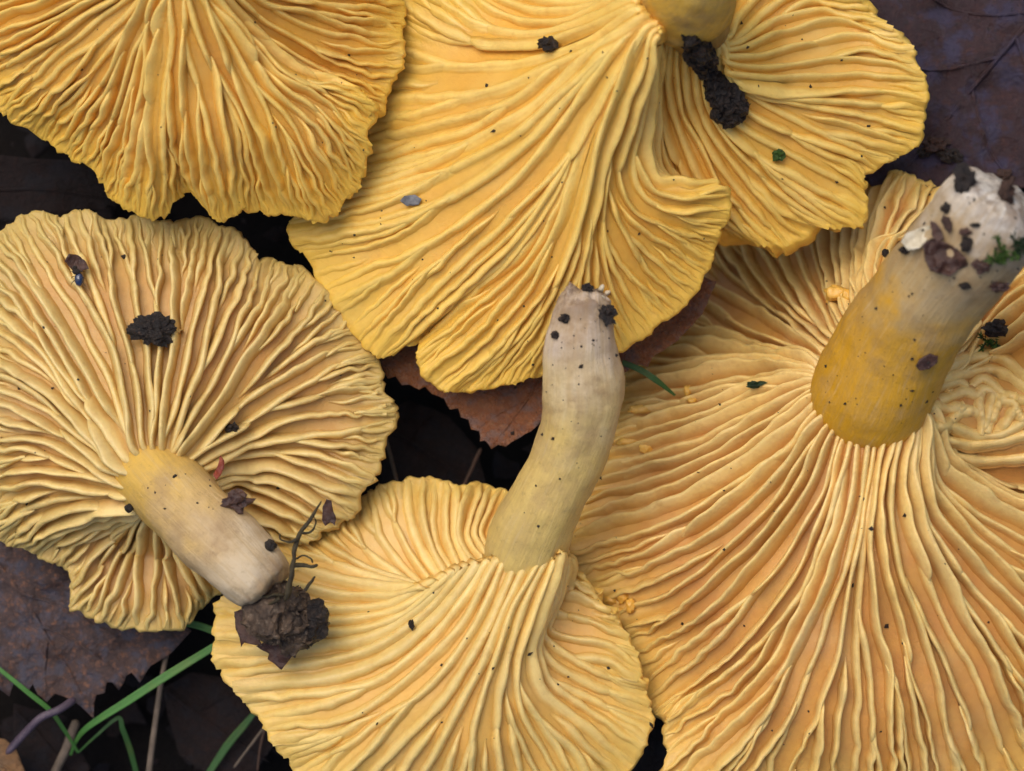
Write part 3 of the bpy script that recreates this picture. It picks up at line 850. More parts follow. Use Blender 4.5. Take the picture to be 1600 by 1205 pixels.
def sheet(name, poly, zf, mat, thick=0.02, step=14, amp=0.04, freq=1.2, seed=0, parent=None, jag=0.0):
    """a thin two sided sheet (leaf, flake, bark scale) cut to an outline; zf gives its height"""
    r = random.Random(seed)
    pts = [Vector((x, y)) for x, y in poly]
    xs = [p[0] for p in poly]; ys = [p[1] for p in poly]
    edge = []
    n0 = len(pts)
    for i in range(n0):
        a, b = pts[i], pts[(i + 1) % n0]
        m = max(1, int((b - a).length / step))
        for q in range(m):
            p = a.lerp(b, q / m)
            if jag and q: p = p + Vector((r.uniform(-jag, jag), r.uniform(-jag, jag)))
            edge.append(p)
    ne = len(edge)
    inner = []
    y = min(ys) + step * .5
    while y < max(ys):
        x = min(xs) + step * .5
        while x < max(xs):
            q = Vector((x + r.uniform(-.25, .25) * step, y + r.uniform(-.25, .25) * step))
            ins = False
            for i in range(n0):
                a, b = pts[i], pts[(i + 1) % n0]
                if (a.y > q.y) != (b.y > q.y) and q.x < (b.x - a.x) * (q.y - a.y) / (b.y - a.y) + a.x:
                    ins = not ins
            if ins: inner.append(q)
            x += step
        y += step
    vs, es, fs, _, _, _ = delaunay_2d_cdt(edge + inner, [(i, (i + 1) % ne) for i in range(ne)], [list(range(ne))], 1, 1e-4)
    V = []
    for v in vs:
        z = zf(v.x, v.y)
        w = at(v.x, v.y, z)
        w[2] += amp * (mnoise.fractal(Vector((w[0] * freq, w[1] * freq, seed * 3.7)), 0.8, 2.0, 4))
        V.append(w)
    V = np.array(V)
    tri = []
    for f in fs:
        for i in range(1, len(f) - 1): tri.append((f[0], f[i], f[i + 1]))
    tri = np.array(tri)
    a, b, c = V[tri[0][0]], V[tri[0][1]], V[tri[0][2]]
    nz = np.cross(V[tri[:, 1]] - V[tri[:, 0]], V[tri[:, 2]] - V[tri[:, 0]])[:, 2].sum()
    if nz < 0: tri = tri[:, ::-1]
    n = len(V)
    bot = tri[:, ::-1] + n
    cnt = {}
    for t in tri:
        for i in range(3): cnt[(int(t[i]), int(t[(i + 1) % 3]))] = 1
    rim = [(i, j, j + n, i + n) for (i, j) in cnt if (j, i) not in cnt]
    V2 = np.concatenate([V, V - np.array([0, 0, thick])])
    rimf = np.array([(i, a_, b_, j) for (j, i, a_, b_) in [(e[0], e[1], e[2], e[3]) for e in rim]])
    o = mesh_obj(name, V2, [tri, bot, np.array([(e[1], e[0], e[3], e[2]) for e in rim])], mat, parent)
    return o

def lump(name, px, py, r, mat, seed=0, squash=(1, 1, .7), lift=0.3, rough=0.35, parent=None, loc=None, sub=3, fr=1.6):
    """a crumb or clod: a knobbly mass of soil"""
    import bmesh
    if loc is None: loc, _ = surf_top(px, py, r * 100)
    bm = bmesh.new()
    bmesh.ops.create_icosphere(bm, subdivisions=sub, radius=1)
    for v in bm.verts:
        p = v.co.normalized()
        o_ = Vector((seed * 5.1, seed * 1.7, 2))
        d = 1 + rough * (1.1 * mnoise.noise(p * fr + o_) + .75 * mnoise.noise(p * fr * 2.6 + o_) + .4 * mnoise.noise(p * fr * 6 + o_) + .2 * mnoise.noise(p * fr * 13 + o_))
        v.co = Vector((p.x * squash[0], p.y * squash[1], p.z * squash[2])) * d * r
    me = bpy.data.meshes.new(name); bm.to_mesh(me); bm.free()
    me.polygons.foreach_set('use_smooth', [False] * len(me.polygons))
    me.materials.append(mat)
    o = bpy.data.objects.new(name, me); COL.objects.link(o)
    o.location = Vector(loc) + Vector((0, 0, r * squash[2] * lift))
    if parent is not None:
        o.parent = parent
    return o

def ribbon(name, pts, width, mat, fold=0.2, n=60, parent=None):
    """a grass blade: tapering strip with a keel, points are (px, py, z)"""
    P = crom(np.array([at(*p) for p in pts]), n)
    T = norm(np.gradient(P, axis=0)); side = norm(np.cross(T, [0, 0, 1.0])); up = np.cross(side, T)
    w = np.interp(np.linspace(0, 1, n), np.linspace(0, 1, len(width)), width)[:, None]
    rows = [P - side * w + up * w * fold, P - side * w * .5 + up * w * fold * .3, P, P + side * w * .5 + up * w * fold * .3, P + side * w + up * w * fold]
    rows += [q - up * 0.012 for q in rows[::-1]]
    V = np.stack(rows, 1)
    m = V.shape[1]
    idx = np.arange(n * m).reshape(n, m); a = idx[:-1]; b = idx[1:]
    F = np.stack([a, np.roll(a, -1, 1), np.roll(b, -1, 1), b], -1).reshape(-1, 4)
    uv = np.stack([np.tile(np.linspace(0, 1, m), (n, 1)), np.tile(np.linspace(0, 4, n)[:, None], (1, m))], -1).reshape(-1, 2)
    return mesh_obj(name, V.reshape(-1, 3), F, mat, parent, None, uv)

def stalk(name, pts, r0, r1, mat, parent=None, seg=10, rough=.08):
    P = np.array([at(*p) for p in pts])
    return build_tube(name, P, np.linspace(r0, r1, len(P)), mat, parent, seg=seg, n=36, rough=rough, seed=len(pts), cap_start=True)

# materials of the litter
def leaf_material(name, dark, mid, spot, grey, rough=.42, scale=2.2, spec=.6):
    k = Nodes(name)
    c = k.ramp(k.noise(scale, 6, .7), [(.3, dark), (.7, mid)])
    c = k.mix(k.ramp(k.noise(scale * 5, 5, .75), [(.52, 0), (.66, .75)]), c, spot)
    c = k.mix(k.ramp(k.noise(scale * 1.7, 4, .6), [(.48, 0), (.62, .7)]), c, grey)
    c = k.mix(k.ramp(k.noise(scale * 9, 3, .7), [(.62, 0), (.7, .8)]), c, (.012, .009, .009))
    vor = k.n('ShaderNodeTexVoronoi'); vor.inputs['Scale'].default_value = 9
    k.l(k.obj(), vor.inputs['Vector'])
    n1 = k.bump(k.noise(16, 6, .75), .9, .06)
    n2 = k.bump(vor.outputs['Distance'], .35, .05, n1)
    return k.fin(c, k.ramp(k.noise(7, 3), [(.3, rough - .08), (.7, rough + .15)]), n2, spec)

M_leaf_violet = leaf_material('leaf_violet_brown', (.026, .010, .013), (.050, .020, .022), (.070, .024, .018), (.042, .038, .085), .36, 1.2)  # bluish tone paints the sky's sheen into the leaf colour
M_leaf_grey = leaf_material('leaf_grey_brown', (.052, .030, .028), (.10, .056, .046), (.30, .125, .06), (.075, .074, .105), .38, 2.2)
M_leaf_rust = leaf_material('leaf_rust', (.16, .048, .014), (.29, .098, .03), (.34, .16, .075), (.17, .11, .095), .24, 2.6, .8)
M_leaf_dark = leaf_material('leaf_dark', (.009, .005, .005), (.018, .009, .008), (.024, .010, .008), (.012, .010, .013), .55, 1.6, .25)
M_leaf_tan = leaf_material('leaf_tan', (.16, .075, .025), (.28, .14, .05), (.2, .09, .03), (.18, .11, .06), .5, 2)
M_soil = simple_material('clod_soil', (.010, .008, .009), (.038, .026, .020), 9, .6, .9, 22, .35, (.055, .04, .032))
M_black = simple_material('black_soil', (.006, .005, .005), (.030, .019, .014), 5, .38, .9, 24, .45, (.085, .050, .032))
M_crumb = simple_material('crumb_brown', (.025, .013, .010), (.075, .036, .024), 8, .6, .8, 22, .4)
M_scale = simple_material('bud_scale_brown', (.030, .010, .007), (.085, .034, .020), 6, .35, .6, 20, .6)
M_red = simple_material('red_scale', (.16, .025, .012), (.34, .06, .025), 6, .4, .5, 20, .5)
M_greyflake = simple_material('grey_flake', (.10, .10, .105), (.26, .26, .27), 7, .5, .6, 20, .5)
M_moss = simple_material('moss_green', (.018, .045, .008), (.07, .13, .02), 8, .6, .3, 20, .3)
M_mossdark = simple_material('moss_dark', (.006, .016, .006), (.02, .045, .014), 8, .6, .3, 20, .3)
M_root = simple_material('rootlet', (.020, .014, .009), (.085, .065, .03), 8, .6, .6, 30, .3)
M_pale = simple_material('pale_fibre', (.55, .46, .30), (.78, .72, .58), 8, .6, .5, 30, .3)
M_blue = simple_material('beetle_shell', (.006, .010, .028), (.015, .035, .11), 8, .18, .2, 20, 1.0)
M_stalk = simple_material('dry_stalk', (.10, .075, .055), (.20, .15, .11), 4, .6, .5, 20, .3)
M_stalkdark = simple_material('dark_stalk', (.05, .028, .02), (.11, .06, .04), 4, .6, .5, 20, .3)
M_stalkviolet = simple_material('violet_stalk', (.055, .038, .06), (.11, .075, .10), 4, .42, .5, 20, .6)
def grass_material(name, a, b):
    k = Nodes(name)
    c = k.ramp(k.noise(1.0, 4, .6, k.uv(26, .8)), [(.3, a), (.7, b)])
    c = k.mix(k.ramp(k.noise(1.6, 3), [(.5, 0), (.7, .5)]), c, (b[0] * 1.6, b[1] * .8, b[2] * .8))
    c = k.mix(k.ramp(k.noise(14, 4, .7), [(.6, 0), (.72, .5)]), c, (.03, .03, .012))
    return k.fin(c, .42, k.bump(k.noise(1.0, 3, .6, k.uv(60, 2)), .5, .02), .5)
M_grass = grass_material('grass_green', (.045, .15, .022), (.085, .23, .045))
M_grassdark = grass_material('grass_deep', (.022, .075, .014), (.045, .12, .022))
M_grassbase = grass_material('grass_yellowed', (.09, .12, .03), (.17, .19, .06))

# --- dead leaves
def leaf(label, poly, zf, mat, ribs, seed, amp=.06, step=13, thick=.022, rr=.022, freq=1.2, jag=1.0):
    c = np.mean(np.array(poly), 0)
    o = at(c[0], c[1], zf(c[0], c[1]))
    root = thing('dead_leaf', o, label, 'leaf', 'dead leaves among the mushrooms')
    bpy.context.view_layer.update()
    sheet('blade', poly, zf, mat, thick, step, amp, freq, seed, root, jag)
    for i, rib in enumerate(ribs):
        pts = []
        D = by_length(np.array([(x, y) for x, y in rib], float), 14)
        for x, y in D:
            w = at(x, y, zf(x, y))
            w[2] += amp * mnoise.fractal(Vector((w[0] * freq, w[1] * freq, seed * 3.7)), 0.8, 2.0, 4) + .004
            pts.append(w)
        q = rr * (1.6 if i == 0 else 1)
        build_tube('midrib' if i == 0 else 'vein', np.array(pts), np.linspace(q, q * .45, len(pts)), mat, root, seg=8, n=30, rough=.05)
    return root

leaf('violet brown dead leaf with blue sheen in the top right corner',
     [(1270,-70),(1450,-90),(1700,-80),(1730,120),(1715,320),(1640,300),(1580,292),(1540,300),(1490,288),(1450,296),(1405,284),(1362,292),(1320,250),(1270,150)],
     lambda x, y: .35 + .0009 * (y - 100) + .0006 * (x - 1400), M_leaf_violet,
     [[(1690,-60),(1560,90),(1420,260)],[(1620,20),(1510,20),(1400,-30)],[(1560,90),(1460,110),(1360,90)],[(1590,60),(1620,160),(1690,220)],[(1520,140),(1540,220),(1580,285)]], 3, .22, 12, rr=.035, freq=1.6)
leaf('rusty birch leaf with toothed edge pinned under the big fan',
     [(575,540),(588,560),(592,574),(600,580),(606,592),(618,588),(628,602),(640,601),(655,609),(664,604),(674,615),(684,619),(694,623),(703,640),(716,638),(720,652),(732,656),(736,671),(749,674),
      (750,690),(757,688),(768,702),(778,695),(790,698),(805,688),(830,674),(850,655),(890,640),(930,610),(985,577),(1000,570),(1012,574),(1020,558),(1060,532),(1098,490),(1120,440),(1000,400),(800,450),(600,500)],
     lambda x, y: 1.02 + .0011 * (y - 560) + .00016 * (x - 760) - .0000012 * (x - 800) ** 2, M_leaf_rust,
     [[(1080,450),(900,540),(770,695)],[(960,505),(850,520),(700,560)],[(880,555),(800,580),(690,610)],[(860,580),(870,610),(880,635)],[(820,625),(790,640),(748,668)],[(930,525),(960,560),(985,572)]], 5, .09, 8)
leaf('grey brown dead leaf with coarse teeth, lower left under the cream fan',
     [(-90,770),(100,840),(200,920),(300,985),(268,1020),(236,1040),(219,1067),(207,1050),(198,1055),(194,1067),(185,1079),(176,1066),(167,1066),(163,1083),(156,1085),(150,1086),(146,1100),
      (147,1123),(132,1109),(119,1098),(100,1088),(86,1084),(74,1097),(60,1084),(52,1068),(46,1078),(34,1070),(22,1068),(14,1089),(0,1076),(-90,1060)],
     lambda x, y: .25 - .0012 * (y - 960) - .0005 * x, M_leaf_grey,
     [[(-70,800),(40,940),(144,1115)],[(0,880),(-20,980),(5,1070)],[(30,925),(120,960),(240,1030)],[(60,975),(130,1010),(195,1060)],[(75,1000),(70,1040),(72,1090)]], 8, .17, 8, rr=.030, freq=1.7)
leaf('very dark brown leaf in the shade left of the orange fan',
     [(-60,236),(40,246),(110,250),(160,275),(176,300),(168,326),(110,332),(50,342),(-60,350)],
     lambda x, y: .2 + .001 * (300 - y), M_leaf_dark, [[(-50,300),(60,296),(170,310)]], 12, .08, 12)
leaf('tan dead leaf scrap in the bottom left corner',
     [(-60,1150),(8,1155),(22,1168),(30,1185),(38,1205),(42,1240),(-60,1260)],
     lambda x, y: -.3, M_leaf_tan, [[(-50,1180),(10,1200),(38,1235)]], 13, .08, 9)
leaf('dim brown leaf on the soil between grass blades and the dry stalk',
     [(255,1075),(300,1050),(360,1062),(420,1100),(436,1150),(400,1205),(330,1215),(280,1180),(262,1120)],
     lambda x, y: -1.0 + .0012 * (x - 340), M_leaf_dark, [[(262,1080),(330,1130),(420,1190)],[(310,1110),(350,1090),(380,1070)]], 14, .12, 11)
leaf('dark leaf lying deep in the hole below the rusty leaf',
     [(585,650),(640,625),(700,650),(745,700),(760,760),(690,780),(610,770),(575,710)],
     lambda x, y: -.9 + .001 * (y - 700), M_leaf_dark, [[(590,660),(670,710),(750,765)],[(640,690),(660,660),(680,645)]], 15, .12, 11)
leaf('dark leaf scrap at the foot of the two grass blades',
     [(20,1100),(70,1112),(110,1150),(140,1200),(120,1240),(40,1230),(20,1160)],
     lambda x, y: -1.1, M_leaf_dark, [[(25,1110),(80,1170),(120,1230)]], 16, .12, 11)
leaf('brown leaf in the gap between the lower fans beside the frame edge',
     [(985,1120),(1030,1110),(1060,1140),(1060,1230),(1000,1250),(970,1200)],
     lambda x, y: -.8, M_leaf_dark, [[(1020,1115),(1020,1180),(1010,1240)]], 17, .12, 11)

# --- grass and stalks
def blade(label, pts, width, mat, fold=.2):
    o = ribbon('grass_blade', pts, width, mat, fold)
    return tag(o, label, 'grass blade', 'green grass blades on the soil')
blade('long bright grass blade running up right from the fork at the bottom left', [(110,1180,-.75),(120,1156,-.4),(140,1134,-.12),(200,1095,.1),(265,1053,.25),(335,1010,.35),(420,955,.4)], [.02,.032,.05,.066,.068,.058,.044], M_grass)
blade('thin bright grass blade coming in from the left picture edge', [(-30,1022,.3),(12,1056,.3),(45,1083,.25),(78,1110,.1),(100,1140,-.2),(122,1176,-.6)], [.03,.036,.04,.04,.034,.02], M_grass)
blade('short grass blade end just under the toothed fan bottom', [(270,960,.1),(288,972,.1),(312,978,.12),(340,988,.12),(380,1000,.1)], [.045,.055,.06,.06,.05], M_grass)
blade('bent darker grass blade pointing down from below the long blade', [(122,1176,-.6),(150,1150,-.35),(184,1122,-.3),(192,1140,-.35),(203,1170,-.6),(215,1215,-.9)], [.015,.022,.032,.044,.048,.04], M_grassdark)
blade('dim grass blade leaning right beside the lowest dark leaf', [(405,1105,-.6),(380,1135,-.7),(355,1165,-.8),(325,1210,-.9)], [.03,.06,.065,.05], M_grassdark)
blade('green grass blade lying on the apricot gills right of the tall stem', [(972,566,1.15),(1000,578,1.16),(1025,594,1.15),(1055,618,1.0)], [.045,.05,.05,.02], M_grassdark)

def dry(label, pts, r0, r1, mat, name='dry_stalk'):
    return tag(stalk(name, pts, r0, r1, mat), label, 'stalk', 'dry stalks on the soil')
dry('thin grey dry stalk standing beside the long grass blade', [(268,975,-.1),(262,1010,-.1),(250,1080,-.2),(240,1150,-.4),(230,1230,-.6)], .042, .05, M_stalk)
dry('violet bent leaf stalk at the lower left crossing the thin blade', [(10,1178,.1),(40,1145,.25),(62,1122,.42),(90,1110,.4),(118,1092,.2)], .07, .06, M_stalkviolet)
dry('short pale stalk stump below the fork of the grass', [(120,1125,-.8),(105,1165,-.8),(82,1215,-.9)], .07, .075, M_stalk)
dry('thin brown stalk in the dark hole above the lower fan', [(600,675,-.4),(608,705,-.4),(622,760,-.4)], .03, .03, M_stalk)
dry('faint reddish stalk in the dark hole below the leaf tip', [(752,700,-.5),(738,730,-.5),(722,765,-.5)], .03, .028, M_stalkdark)
dry('thin pale straw in the shade left of the lowest fan', [(418,1130,-.7),(395,1160,-.7),(365,1200,-.8)], .02, .02, M_stalk)
dry('second thin straw just right of the pale straw', [(420,1122,-.7),(408,1160,-.7),(402,1205,-.8)], .018, .018, M_stalkdark)
# --- soil and bits that lie on the mushrooms
def crumb(label, px, py, r_px, mat, seed, squash=(1, 1, .7), name='soil_crumb', cat='crumb', group=None, **kw):
    return tag(lump(name, px, py, r_px / 100, mat, seed, squash, **kw), label, cat, group)

# two lobed black lump in the hollow of the big fan
pp = []
for x, y, r in [(1078,50,.10),(1086,68,.20),(1093,92,.20),(1103,112,.11),(1117,130,.15),(1132,154,.22),(1139,178,.22),(1143,194,.12)]:
    l, n = surf(x, y)
    pp.append((l.x, l.y, l.z + r * .35, r))
pp = np.array(pp)
zs = np.convolve(np.pad(pp[:, 2], 2, mode='edge'), np.ones(5) / 5, 'valid'); pp[:, 2] = np.maximum(zs, pp[:, 2] - .1)
V, F, al, uv = tube_arrays(pp[:, :3], pp[:, 3], seg=72, n=150, rough=.12, seed=4, cap_start=True)
for i in range(len(V)):
    p = Vector(V[i]); q = mnoise.noise_vector(p * 4.0) * .09 + mnoise.noise_vector(p * 11) * .07 + mnoise.noise_vector(p * 27) * .035
    V[i] += np.array(q)
o = mesh_obj('soil_lump', V, F, M_black, None, None, uv, smooth=False)
tag(o, 'black two lobed soil lump in the hollow beside the top stem', 'soil lump')
crumb('knobbly dark soil lump on the pale gills of the cream fan', 239, 516, 26, M_black, 21, (1.1, .9, .5), 'soil_lump', 'soil lump', rough=.5, sub=5, fr=1.3)
crumb('small black crumb near the top on the swept gills', 855, 70, 12, M_black, 22, (1.1, .9, .8), rough=.6)
crumb('green moss crumb on the right lobe of the big fan', 1217, 242, 9, M_moss, 23, (1, 1, .8), 'moss_crumb', 'moss', rough=.7)
crumb('dull green moss crumb on apricot gills left of the golden stem', 1180, 601, 10, M_mossdark, 24, (1.3, .5, .6), 'moss_crumb', 'moss', rough=.7)
crumb('black angular crumb right of centre on the cream gills', 363, 668, 8, M_black, 25, (1.2, .9, .8), rough=.7)
crumb('brown crumb in the gills beside the short cream stem', 368, 783, 16, M_scale, 26, (1.2, .9, .6), rough=.7)
crumb('round black grain at the foot of the short cream stem', 202, 794, 7, M_black, 27, (1, 1, .9), rough=.2)
crumb('round black grain on the lower part of the short cream stem', 423, 852, 9, M_black, 28, (1, 1, .8), rough=.25)
crumb('black crumb on the left side of the whitish stem tip', 882, 498, 7, M_black, 29, (1.1, .8, .7), rough=.7)
crumb('black crumb lower on the left edge of the whitish stem tip', 867, 524, 6, M_black, 30, (.9, 1.1, .7), rough=.6)
crumb('largest black crumb on the right edge of the whitish stem tip', 950, 492, 13, M_black, 31, (1, 1.1, .7), rough=.8)
crumb('dark crumb on the ragged top edge of the whitish stem tip', 918, 450, 7, M_soil, 32, (1.2, .8, .7), rough=.7)
crumb('black speck of soil on the left flank of the lowest fan', 643, 977, 6, M_black, 33, (.6, 1.3, .6), rough=.8)
crumb('black crumb at the left tip of the white stem base', 1414, 391, 7, M_black, 34, (1.2, .8, .8), rough=.5)
crumb('black crumb above the brown flake on the white stem base', 1478, 325, 7, M_black, 35, (1, 1, .8), rough=.5)
crumb('blue black crumb in the middle of the white stem base', 1510, 381, 9, M_black, 36, (.9, 1.2, .8), rough=.5)
crumb('small dark crumb right of the brown flake on white flesh', 1508, 362, 7, M_scale, 37, (1.2, .7, .7), rough=.6)
crumb('brown crumb touching the moss on the white stem base', 1535, 416, 11, M_scale, 38, (1.1, .9, .7), rough=.7)
crumb('small black crumb below the brown flake cluster', 1508, 447, 7, M_black, 39, (1.2, .7, .7), rough=.6)
crumb('dark crumb on the lower pale part of the thick stem', 1560, 449, 10, M_scale, 40, (1.3, .7, .7), rough=.6)
crumb('grey black soil lump at the right frame edge under the thick stem', 1556, 514, 15, M_soil, 41, (1.3, .8, .8), 'soil_lump', 'soil lump', rough=.6)
crumb('black crumb on the left gills of the back fan by the white stem', 1383, 396, 6, M_black, 42, (.9, 1.1, .8), rough=.4)
crumb('dark soil crumb at the top left of the white stem base', 1507, 282, 16, M_soil, 43, (.9, 1.1, .5), rough=.7)
crumb('brown soil crumb on the upper right tip of the white stem base', 1572, 303, 14, M_crumb, 44, (.7, 1.2, .8), rough=.7)
crumb('thin dark crumb on white flesh above the moss', 1524, 352, 5, M_black, 45, (1.4, .6, .7), rough=.5)

def flake(label, poly, mat, seed, lift=.05, curl=.08, thick=.03, name='bark_flake', cat='flake', amp=.07, off=0.0):
    c = np.mean(np.array(poly, float), 0)
    l, n = surf_top(c[0], c[1], 8)
    gx_, gy_ = np.clip(-n.x / max(n.z, .5), -.25, .25), np.clip(-n.y / max(n.z, .5), -.25, .25)
    R = max(np.linalg.norm(np.array(poly) - c, axis=1)) / 100
    def zf(x, y):
        dx, dy = (x - c[0]) / 100, -(y - c[1]) / 100
        return l.z + lift + off + gx_ * dx + gy_ * dy + curl * ((dx * dx + dy * dy) / (R * R))
    o = sheet(name, poly, zf, mat, thick, 4, amp, 4.0, seed, None, .8)
    return tag(o, label, cat)
flake('light grey flake on the broad gills left of centre', [(625,314),(632,306),(648,304),(659,311),(654,320),(636,322)], M_greyflake, 51, .06, .04)
flake('brown bark flake on the cream fan just above the blue beetle', [(101,408),(108,397),(122,399),(134,410),(139,420),(126,424),(112,422)], M_scale, 52, .14, .08)
flake('red bud scale standing beside the short cream stem', [(338,750),(333,742),(340,728),(344,712),(350,720),(350,732),(344,744)], M_red, 53, .14, .05, name='bud_scale', cat='bud scale')
flake('dark brown flake on the side of the thick golden stem', [(1431,572),(1437,561),(1452,552),(1466,556),(1465,567),(1452,577),(1437,579)], M_scale, 54, .02, .03)
flake('large brown leaf flake stuck on the white stem base', [(1442,382),(1455,372),(1470,376),(1480,380),(1496,388),(1508,402),(1515,414),(1498,422),(1486,432),(1470,428),(1452,424),(1446,408)], M_scale, 55, .07, .10, amp=.14)
flake('pointed brown flake rising from the large one on white flesh', [(1454,345),(1462,348),(1472,362),(1475,374),(1462,378),(1456,366)], M_scale, 56, .08, .05)
flake('dark brown flake at the left of the upper white stem base', [(1474,336),(1484,340),(1488,352),(1484,366),(1476,356),(1470,344)], M_crumb, 57, .04, .05)
flake('cream torn flesh flap at the left of the white stem base', [(1408,378),(1414,366),(1432,358),(1452,352),(1456,366),(1446,378),(1436,388),(1420,392)], M_pale, 58, .08, .08, name='flesh_flap', cat='flap', amp=.12)
flake('brown leaf scrap hanging at the left of the soil clump', [(366,956),(376,952),(392,958),(396,975),(404,992),(408,1010),(392,1006),(382,1004),(376,1012),(374,996),(368,980)], M_scale, 59, .65, .06, name='leaf_scrap', cat='leaf scrap', amp=.08)
flake('brown leaf scrap pointing down from the soil clump', [(400,1010),(420,1000),(452,1004),(462,1018),(450,1034),(440,1047),(432,1040),(418,1030),(420,1022)], M_scale, 60, .55, .06, name='leaf_scrap', cat='leaf scrap', amp=.1)
flake('brown bud scale caught on the rootlet tip', [(504,792),(510,780),(518,782),(520,795),(525,810),(523,822),(516,816),(508,822),(503,812)], M_scale, 61, .55, .06, name='bud_scale', cat='bud scale', amp=.06)

# beetle
l, n = surf_top(123, 432, 6)
b = thing('beetle', l, 'tiny glossy blue black beetle on the upper left cream gills', 'beetle')
bpy.context.view_layer.update()
def beet(name, off, r, sq, mat, seed):
    return lump(name, 0, 0, r, mat, seed, sq, 0, .06, b, loc=Vector(off), sub=3)
beet('abdomen', (.02, -.05, .10), .085, (.85, 1.2, .7), M_blue, 1)
beet('thorax', (-.02, .07, .12), .06, (1.1, .8, .8), M_black, 2)
beet('head', (-.045, .13, .11), .04, (1, .9, .8), M_black, 3)
for s in (-1, 1):
    for q in range(3):
        a0 = np.array([s * .04, .06 - q * .06, .1]); a1 = a0 + [s * .045, .015 - q * .03, .02]; a2 = a1 + [s * .03, -.01 - q * .02, -.06]
        V, F, al, uv = tube_arrays(np.array([a0, a1, a2]), np.array([.007, .005, .003]), seg=6, n=10, cap_start=True)
        lg = mesh_obj('leg', V, F, M_black, None); lg.parent = b

# soil clump and rootlets at the tip of the short cream stem
l, n = surf(424, 930)
zc = 3.0
V, F, al, uv = tube_arrays(np.array([at(392,938,zc+.1), at(418,950,zc), at(448,966,zc-.2), at(458,992,zc-.35), at(446,1026,zc-.4)]), np.array([.34, .42, .42, .34, .10]), seg=80, n=120, rough=.06, seed=9, cap_start=True)
for i in range(len(V)):
    p = Vector(V[i]); q = mnoise.noise_vector(p * 3.0) * .20 + mnoise.noise_vector(p * 8) * .09 + mnoise.noise_vector(p * 22) * .045
    V[i] += np.array(q)
M_clump = simple_material('clump_soil', (.020, .013, .011), (.16, .10, .06), 3.2, .6, .9, 20, .5, (.30, .22, .15))
tag(mesh_obj('soil_clump', V, F, M_clump, None, None, uv, smooth=False), 'crumbly brown soil clump at the tip of the short cream stem', 'soil clump')
V, F, al, uv = tube_arrays(np.array([at(492,935,zc), at(497,960,zc-.1), at(492,985,zc-.2), at(478,1003,zc-.3)]), np.array([.10, .14, .15, .08]), seg=24, n=40, rough=.1, seed=10, cap_start=True)
for i in range(len(V)):
    p = Vector(V[i]); V[i] += np.array(mnoise.noise_vector(p * 7) * .06 + mnoise.noise_vector(p * 19) * .03)
tag(mesh_obj('soil_lump', V, F, M_black, None, None, uv, smooth=False), 'black soil lump on the right side of the brown clump', 'soil lump')
rt = thing('rootlet', at(450, 930, 3.3), 'dark branching rootlet rising from the soil clump of the cream stem', 'rootlet')
bpy.context.view_layer.update()
zr = 3.45
ROOTS = [([(446,940),(454,905),(460,870),(467,838),(482,816),(494,798),(501,783)], .055, .018), ([(466,840),(452,848),(438,842),(437,834)], .022, .012),
 ([(472,832),(486,830),(492,818),(490,806)], .022, .010), ([(458,885),(470,882),(484,886),(497,883)], .035, .022), ([(462,874),(474,868),(486,872),(489,880)], .018, .010),
 ([(444,930),(430,930),(412,932),(394,926)], .035, .014), ([(412,932),(406,912),(399,890)], .012, .007), ([(438,934),(426,944),(414,948),(408,960)], .03, .015), ([(476,925),(486,912),(492,900)], .03, .018)]
for i, (pts, r0, r1) in enumerate(ROOTS):
    P = np.array([at(x, y, zr + .05 * math.sin(j * 1.7 + i)) for j, (x, y) in enumerate(pts)])
    V, F, al, uv = tube_arrays(P, np.linspace(r0, r1, len(P)), seg=9, n=36, rough=.12, seed=i, cap_start=True)
    V += np.array([list(mnoise.noise_vector(Vector(v) * 6) * .03) for v in V])
    mesh_obj('root' if i == 0 else 'side_root', V, F, M_root, rt)

# moss tufts
def moss(label, px, py, spread, nleaf, seed, up=.35):
    l, n = surf(px, py)
    r = random.Random(seed)
    root = thing('moss_tuft', l, label, 'moss', 'green moss tufts on the thick stem')
    bpy.context.view_layer.update()
    VV = []; FF = []
    for s in range(7):
        b0 = np.array([l.x + r.uniform(-.4, .4) * spread[0], l.y + r.uniform(-.4, .4) * spread[1], l.z + .01])
        tip = b0 + np.array([r.uniform(-1, 1) * spread[0], r.uniform(-1, 1) * spread[1], up * r.uniform(.5, 1)])
        ax = norm((tip - b0)[None])[0]
        build_tube('stem', np.array([b0, (b0 + tip) / 2 + np.array([0, 0, .03]), tip]), np.array([.010, .009, .006]), M_mossdark, root, seg=6, n=10)
        for q in range(nleaf // 7):
            f = r.uniform(.1, 1); p = b0 + (tip - b0) * f
            d = np.array([r.uniform(-1, 1), r.uniform(-1, 1), r.uniform(-.3, 1)]); d = d / np.linalg.norm(d) + ax * .5
            d = d / np.linalg.norm(d) * r.uniform(.06, .13)
            sd = np.cross(d, [r.uniform(-1, 1), r.uniform(-1, 1), 1]); sd = sd / np.linalg.norm(sd) * .016
            k0 = len(VV)
            VV += [p, p + d * .45 + sd, p + d, p + d * .45 - sd]; FF.append((k0, k0 + 1, k0 + 2, k0 + 3))
    o = mesh_obj('leaflets', np.array(VV), np.array(FF), M_moss if seed % 2 else M_mossdark, root, smooth=False)
    o['kind'] = 'stuff'
moss('dark green moss tuft on the white stem base at the right edge', 1562, 404, (.22, .22), 210, 3)
moss('deep green moss tuft above it at the right frame edge', 1592, 388, (.12, .15), 110, 4)
moss('yellow green moss sprig hanging below the thick stem at the right', 1546, 532, (.2, .14), 110, 5, .1)

